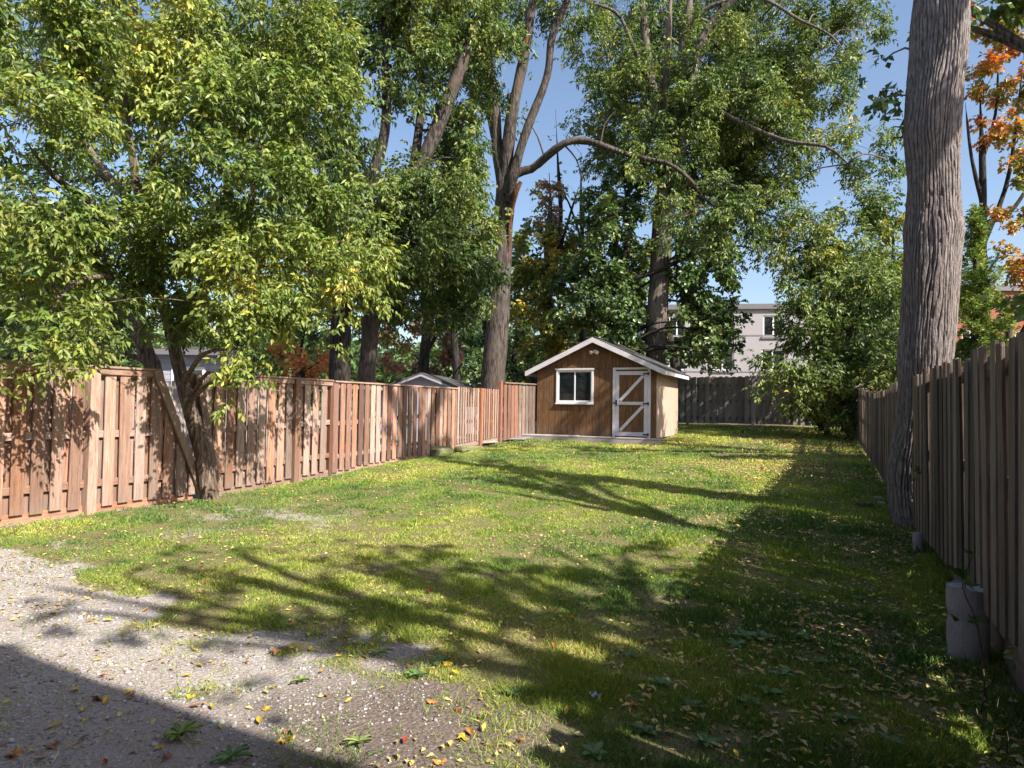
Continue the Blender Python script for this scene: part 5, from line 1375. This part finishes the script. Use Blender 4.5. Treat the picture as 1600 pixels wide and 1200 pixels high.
spots = [  # px, py, colour, kind, size m (large leaves read off the photograph)
 (118,1082,'yellow','long',.11),(150,1096,'brown','maple',.10),(165,1098,'yellow','long',.09),(85,1137,'yellow','long',.10),(80,1168,'brown','maple',.10),(22,1180,'orange','maple',.11),(20,1186,'tan','long',.10),
 (160,1060,'red','long',.07),(200,1085,'yellow','long',.08),(205,1091,'brown','maple',.09),(165,1195,'red','long',.06),(250,1172,'yellow','long',.08),(258,1185,'brown','maple',.08),(64,1192,'tan','long',.09),
 (132,1156,'green','long',.09),(330,1108,'yellow','long',.07),(305,1107,'brown','long',.09),(298,1092,'yellow','maple',.07),(320,1080,'orange','long',.07),(292,1060,'yellow','long',.08),(312,1043,'yellow','long',.08),
 (306,1018,'yellow','maple',.07),(242,1048,'tan','long',.06),(152,1034,'yellow','long',.06),(140,973,'yellow','long',.09),(168,972,'yellow','long',.08),(213,972,'yellow','long',.10),(86,980,'yellow','long',.07),
 (432,1023,'brown','maple',.11),(385,1038,'orange','long',.08),(392,997,'yellow','long',.07),(405,1130,'yellow','long',.10),(415,1112,'yellow','maple',.07),(427,1078,'yellow','long',.06),(448,1160,'yellow','maple',.12),(452,1148,'brown','maple',.10),
 (485,1017,'yellow','long',.08),(456,980,'brown','maple',.11),(528,1028,'yellow','long',.06),(585,1012,'yellow','maple',.11),(502,1052,'orange','long',.06),(545,1098,'yellow','long',.06),(512,1090,'orange','long',.07),(570,1022,'orange','long',.07),
 (325,915,'red','maple',.08),(309,932,'yellow','long',.06),(215,935,'brown','long',.06),(228,955,'orange','long',.07),(700,1046,'yellow','maple',.10),(712,1060,'yellow','long',.08),(640,1045,'orange','long',.07),(675,1100,'orange','maple',.09),
 (716,1113,'red','long',.06),(632,1160,'red','long',.07),(688,1195,'orange','maple',.09),(725,1156,'yellow','maple',.11),(735,1148,'orange','long',.09),(810,1161,'orange','maple',.09),(885,1120,'yellow','long',.08),(762,1117,'red','long',.06),
 (967,1060,'yellow','maple',.09),(986,1110,'orange','maple',.10),(1012,1098,'yellow','long',.08),(1072,1135,'yellow','long',.07),(1080,985,'yellow','long',.07),(1018,1005,'tan','long',.08),(937,1008,'yellow','long',.07),(866,1016,'orange','long',.08),
 (800,1015,'orange','long',.07),(892,972,'orange','maple',.09),(1092,1045,'orange','long',.08),(1090,1040,'brown','maple',.09),(1370,1042,'yellow','maple',.09),(1378,1036,'yellow','long',.08),(1330,1045,'tan','long',.07),(1188,1058,'yellow','long',.08),
 (1200,1160,'tan','long',.08),(1310,1085,'tan','long',.08),(1240,1010,'yellow','long',.07),(1140,935,'tan','long',.08),(1170,905,'yellow','long',.07),(1400,1100,'orange','long',.08),(1460,1120,'tan','long',.08),(1345,980,'yellow','long',.07),
 (1290,930,'tan','long',.08),(1255,960,'yellow','long',.08),(720,945,'orange','long',.08),(670,930,'red','long',.07),(610,905,'orange','long',.07),(560,935,'orange','long',.07),(1050,905,'orange','long',.07),(1430,1010,'yellow','long',.07),
 (1500,1150,'orange','maple',.08),(1285,1130,'brown','maple',.09),(1150,1190,'yellow','long',.08),(1040,1165,'red','long',.07),(1260,1185,'yellow','maple',.08),(1560,1165,'tan','long',.08)]
def near_what(px, py):
    ref = [((282, 1155), 'the lone dandelion'), ((930, 1097), 'the blue scrap'), ((0, 900), 'the pale gravel edge'), ((60, 1110), 'the bottom left corner'), ((250, 970), 'the branch shadows'),
           ((300, 1100), 'the eave shadow edge'), ((560, 1010), 'the gravel and lawn border'), ((700, 1060), 'the bare soil patch'), ((750, 1180), 'the bottom centre'), ((1050, 1000), 'the weedy shaded lawn'),
           ((1200, 1150), 'the bottom right grass'), ((1370, 1040), 'the large footing'), ((1150, 900), 'the fence shadow edge'), ((620, 920), 'the dappled lawn middle'), ((1500, 1150), 'the brush pile')]
    return min(ref, key=lambda r: (r[0][0] - px) ** 2 + (r[0][1] - py) ** 2)[1]
tmp = {}
for (px, py, c, kd, s) in spots:
    tmp.setdefault((c, kd, near_what(px, py)), []).append(px)
for i, (px, py, c, kd, s) in enumerate(spots):
    p = ray_ground(px, py)
    o = obj('fallen_leaf', LME[(kd, c)])
    gm = float(grass_mask(np.array([p.x]), np.array([p.y]))[0])
    o.location = (p.x, p.y, p.z + .012 + .022 * (gm > .5))
    o.rotation_euler = (random.gauss(0, .22), random.gauss(0, .22), random.uniform(0, 6.28))
    s *= .85
    o.scale = (s, s, s * random.uniform(.7, 1.6))
    w_ = near_what(px, py); xs_ = sorted(tmp[(c, kd, w_)]); k = xs_.index(px)
    pos = '' if len(xs_) == 1 else ', ' + (['leftmost of them', 'rightmost of them'] if len(xs_) == 2 else ['leftmost of them'] + ['%s from the left' % q for q in ('second', 'third', 'fourth', 'fifth', 'sixth', 'seventh', 'eighth', 'ninth', 'tenth', 'eleventh', 'twelfth')])[k]
    tag(o, '%s %s fallen leaf nearest %s%s' % (c, 'lobed maple' if kd == 'maple' else 'narrow', w_, pos), 'leaf', 'larger fallen leaves on the ground')

# ------------------------------------------------------------------ weeds, footings, stones, small things
def rosette(px, py, n, L, W, label, lift=.5, col=((.08, .17, .04), (.13, .24, .06)), name='weed'):
    p = ray_ground(px, py)
    root = thing(name, label, 'weed', (p.x, p.y, p.z), random.uniform(0, 6), 'broad leaved weeds in the lawn')
    base = None
    for i in range(n):
        a = i * 2.4 + random.gauss(0, .2); l = L * random.uniform(.7, 1.15); w = W * random.uniform(.8, 1.15)
        rows = 6; v = []
        for k in range(rows + 1):
            t = k / rows; ww = w * math.sin(math.pi * min(1, t * .92 + .06)) ** .8 * (1 + .25 * (k % 2))
            r_ = l * t; z = l * (lift * t - .75 * lift * t * t) + .01
            for s in (-1, 0, 1): v.append((r_, s * ww / 2, z + (.012 if s else 0)))
        f = [(k * 3 + j, k * 3 + j + 1, k * 3 + j + 4, k * 3 + j + 3) for k in range(rows) for j in (0, 1)]
        c = random.choice(col)
        me = mesh_np('leaf', np.array(v), np.array(f), M_LEAF, np.tile(np.array([c]) * random.uniform(.8, 1.2), (len(v), 1)))
        o = obj('leaf', me, root); o.rotation_euler = (0, random.uniform(-.15, .1), a)
    return root
YG = ((.16, .24, .05), (.26, .32, .08))
rosette(282, 1155, 14, .10, .024, 'dandelion rosette growing alone in the shaded gravel at bottom left', .9, YG)
rosette(360, 1190, 8, .09, .02, 'weed clump at the bottom edge right of the lone dandelion', .7)
rosette(590, 1025, 7, .08, .018, 'small yellowish weed where the gravel meets the lawn', .8, YG)
rosette(468, 1068, 6, .055, .014, 'tiny weed on the sunlit gravel', .6, YG)
rosette(560, 1165, 7, .07, .018, 'low weed in the gravel strip near the bottom centre-left', .5, YG)
for i, (px, py, L) in enumerate(((1165, 1000, .17), (1150, 1015, .14), (1195, 1003, .15), (1205, 1090, .16), (1170, 1105, .13), (1035, 1075, .12), (1080, 1110, .13), (985, 1030, .11), (1225, 1060, .15), (1250, 1000, .14), (1320, 1130, .14), (1100, 1165, .15), (1390, 1165, .13), (930, 1185, .12), (1280, 1040, .12), (690, 1040, .12), (650, 1060, .10), (1010, 1150, .12), (1340, 940, .13), (800, 1090, .10))):
    wl = ['upright weed in the middle of the weedy shaded patch', 'darker weed just below the middle of the weedy patch', 'weed at the right of the weedy patch middle', 'wide weed below the weedy patch towards the fence', 'weed lower left of the wide one',
          'lone weed right of the blue scrap', 'weed below and right of the blue scrap', 'small weed above the blue scrap', 'weed at the right end of the weedy patch', 'weed farthest towards the footing in the weedy patch',
          'weed near the bottom right corner grass', 'weed at the bottom edge right of the centre', 'weed at the bottom near the brush pile', 'weed at the bottom edge below the blue scrap', 'weed in line with the large footing',
          'weed at the upper edge of the bare soil', 'smaller weed left on the bare soil', 'weed at the bottom between scrap and corner', 'weed nearest the fence in the shade', 'weed between the bare soil and the blue scrap'][i]
    rosette(px, py, 6, L * .62, L * .27, 'broad leaved ' + wl, .8, ((.10, .2, .06), (.14, .26, .08)))
p = ray_ground(930, 1097)
sc_ = MB(); 
v = []; 
for i in range(7): 
    for j in range(4): v.append((i * .011 - .035, j * .013 - .02, .02 + .012 * math.sin(i * 1.9 + j) + .008 * random.random()))
sc_.add(v, [(i * 4 + j, i * 4 + j + 1, i * 4 + j + 5, i * 4 + j + 4) for i in range(6) for j in range(3)])
tag(sc_.build('plastic_scrap', M_SCRAP, None, (p.x, p.y, p.z + .02)), 'small crumpled pale blue plastic scrap lying in the dark grass near the bottom', 'litter')

def footing(px, ptop, pbot, r, label, X0):
    """cast concrete pier at the fence line"""
    d = None
    lo = ray_ground(px, pbot)
    z1 = CAMZ - (ptop - 643) / FPX * ((-X0 * math.sin(YAW)) + lo.y * math.cos(YAW))
    y0 = lo.y; g = g1(X0, y0)
    root = thing('concrete_footing', label, 'footing', (X0, y0, g), 0, 'concrete footings of the right fence')
    n = 28; rows = 12; v = []
    h = max(.12, z1 - g)
    for k in range(rows + 1):
        t = k / rows
        for i in range(n):
            a = i / n * 2 * math.pi
            rr = r * (1 + .02 * math.sin(a * 3 + k) + .015 * random.random() - (.05 if k in (4, 8) else 0) + (.03 * (1 - t)))
            v.append((rr * math.cos(a), rr * math.sin(a), -.15 + (h + .15) * t + (random.uniform(-.02, .015) if k == rows else 0)))
    f = [(k * n + i, k * n + (i + 1) % n, (k + 1) * n + (i + 1) % n, (k + 1) * n + i) for k in range(rows) for i in range(n)]
    f.append(tuple(range(rows * n, rows * n + n)))
    obj('pier', bm_me('pier', v, f, M_CONC, False), root)
    return root, h
ft, h_ = footing(1516, 912, 1035, .125, 'large round concrete footing exposed under the near right fence', .97)
def rock(name, label, loc, size, mat, cat='stone', group=None, seed=0, parent=None):
    r_ = np.random.default_rng(seed)
    n, m = 14, 8; v = [(0, 0, -.5)]
    for j in range(1, m):
        th = -math.pi / 2 + math.pi * j / m
        for i in range(n):
            a = i / n * 2 * math.pi
            p = np.array([math.cos(a) * math.cos(th), math.sin(a) * math.cos(th), math.sin(th)])
            q = np.sign(p) * np.abs(p) ** .6
            k = .40 + .24 * float(fbm(p[0] * 1.6 + seed, p[1] * 1.6, p[2] * 1.6 + seed, seed, 3))
            v.append(tuple(q * k))
    v.append((0, 0, .5)); f = []
    for i in range(n): f.append((0, 1 + (i + 1) % n, 1 + i))
    for j in range(m - 2):
        for i in range(n):
            a = 1 + j * n + i; b = 1 + j * n + (i + 1) % n
            f.append((a, b, b + n, a + n))
    top_ = len(v) - 1; s0 = 1 + (m - 2) * n
    for i in range(n): f.append((s0 + i, s0 + (i + 1) % n, top_))
    v = [(x * size[0] * 1.3, y * size[1] * 1.3, z * size[2] * 1.3) for x, y, z in v]
    o = obj(name, bm_me(name, v, f, mat), parent); o.location = loc; o.rotation_euler = (random.gauss(0, .06), random.gauss(0, .06), random.uniform(0, 6))
    if parent is None: tag(o, label, cat, group)
    return o
p = ray_ground(1486, 935)
rock('concrete_chunk', 'jagged pale concrete chunk leaning at the left of the large footing', (.96, 5.95, .27), (.09, .10, .17), M_CONC, 'concrete', None, 3)
footing(1449, 833, 866, .055, 'narrow concrete footing showing under the fence between the large one and the trunk', 1.0)
footing(1386, 780, 800, .06, 'small pale concrete footing left of the big trunk foot', .96)
# flagstones by the gate
for i, (px, py, sx, sy, sz, m, lb) in enumerate(((668, 712, .75, .40, .10, M_STONE, 'long pale flagstone leaning down to the left fence foot'), (700, 702, .60, .42, .14, M_STONE, 'pinkish flat stone in the middle of the stone pile'),
        (718, 697, .42, .36, .12, M_STONEM, 'squarish mossy topped stone on the stone pile'), (752, 697, .75, .45, .08, M_STONE, 'thin flat slab at the right end of the stone pile'), (690, 712, .5, .35, .2, M_STONEM, 'dark mossy stone under the flat stones'), (735, 707, .8, .3, .16, M_STONEM, 'low mossy mound stone in front of the slab'))):
    p = ray_ground(px, py)
    rock('flagstone', lb, (p.x - .1, p.y + .12, p.z + sz * .4 + (.08 if i in (1, 2, 3) else 0)), (sx, sy, sz), m, 'stone', 'stones beside the gate', 11 + i)
# dark stone / heap by the far right fence foot, with pale stones
p = ray_ground(1352, 797)
rock('dark_heap', 'dark clod of earth lying by the foot of the far right fence', (p.x, p.y + .1, p.z + .02), (.20, .16, .10), flat_mat('dark_earth', (.025, .02, .018)), 'earth clod', None, 31)
for k, (px, py) in enumerate(((1372, 785), (1378, 793))):
    p = ray_ground(px, py); rock('pale_stone', ['upper', 'lower'][k] + ' small pale stone beside the dark clod at the fence foot', (p.x, p.y, p.z + .03), (.1, .09, .08), M_CONC, 'stone', None, 41 + k)

# brush and vine leaf at the right edge
br_ = thing('brush_pile', 'tangle of dark dead twigs heaped against the near right fence', 'brush', (.95, 4.3, -.1))
w = Wood(); n = 26
A_ = np.stack([rng.uniform(-.12, .12, n), rng.uniform(-.7, .5, n), rng.uniform(0, .1, n)], 1); B_ = A_ + np.stack([rng.normal(-.02, .10, n), rng.normal(0, .35, n), rng.uniform(.03, .24, n)], 1)
w.twigs(A_, B_, np.full(n, .004)); obj('twigs', w.mesh('twigs', M_TWIG), br_)['kind'] = 'stuff'
vn = thing('vine', 'climbing weed with a few large green leaves at the right fence beside the large footing', 'vine', (.93, 4.85, -.05))
w = Wood(); w.tube(smooth_path([(0, 0, 0, .006), (-.02, .1, .4, .005), (-.08, .2, .62, .004), (-.05, .05, .85, .003)], .08)[:, :3], smooth_path([(0, 0, 0, .006), (-.02, .1, .4, .005), (-.08, .2, .62, .004), (-.05, .05, .85, .003)], .08)[:, 3], 5)
obj('stem', w.mesh('stem', M_TWIG), vn)
for (x, y, z, s, rz) in ((-.10, .0, .70, .26, 1.9), (-.06, .05, .85, .10, 2.0), (-.03, .12, .42, .11, -.6), (-.10, .35, .36, .10, 1.2)):
    o = obj('leaf', leaf_mesh('maple', flat_mat('vine_green', (.06, .13, .035))), vn, (x, y, z), (.9, .2, rz), (s, s, s))
# red toys glimpsed behind the second fence run
ty = thing('red_toy', 'red plastic play slide glimpsed through gaps in the left fence', 'toy', (-9.6, 10.6, .3), .3)
MB().box(-.3, .3, -.6, .6, .1, .75, ch=.03).build('body', M_RED, ty)
MB().box(-.25, .25, .6, 1.2, .1, .45, ch=.03).build('ramp', M_RED, ty)
print('objects', len(bpy.data.objects))
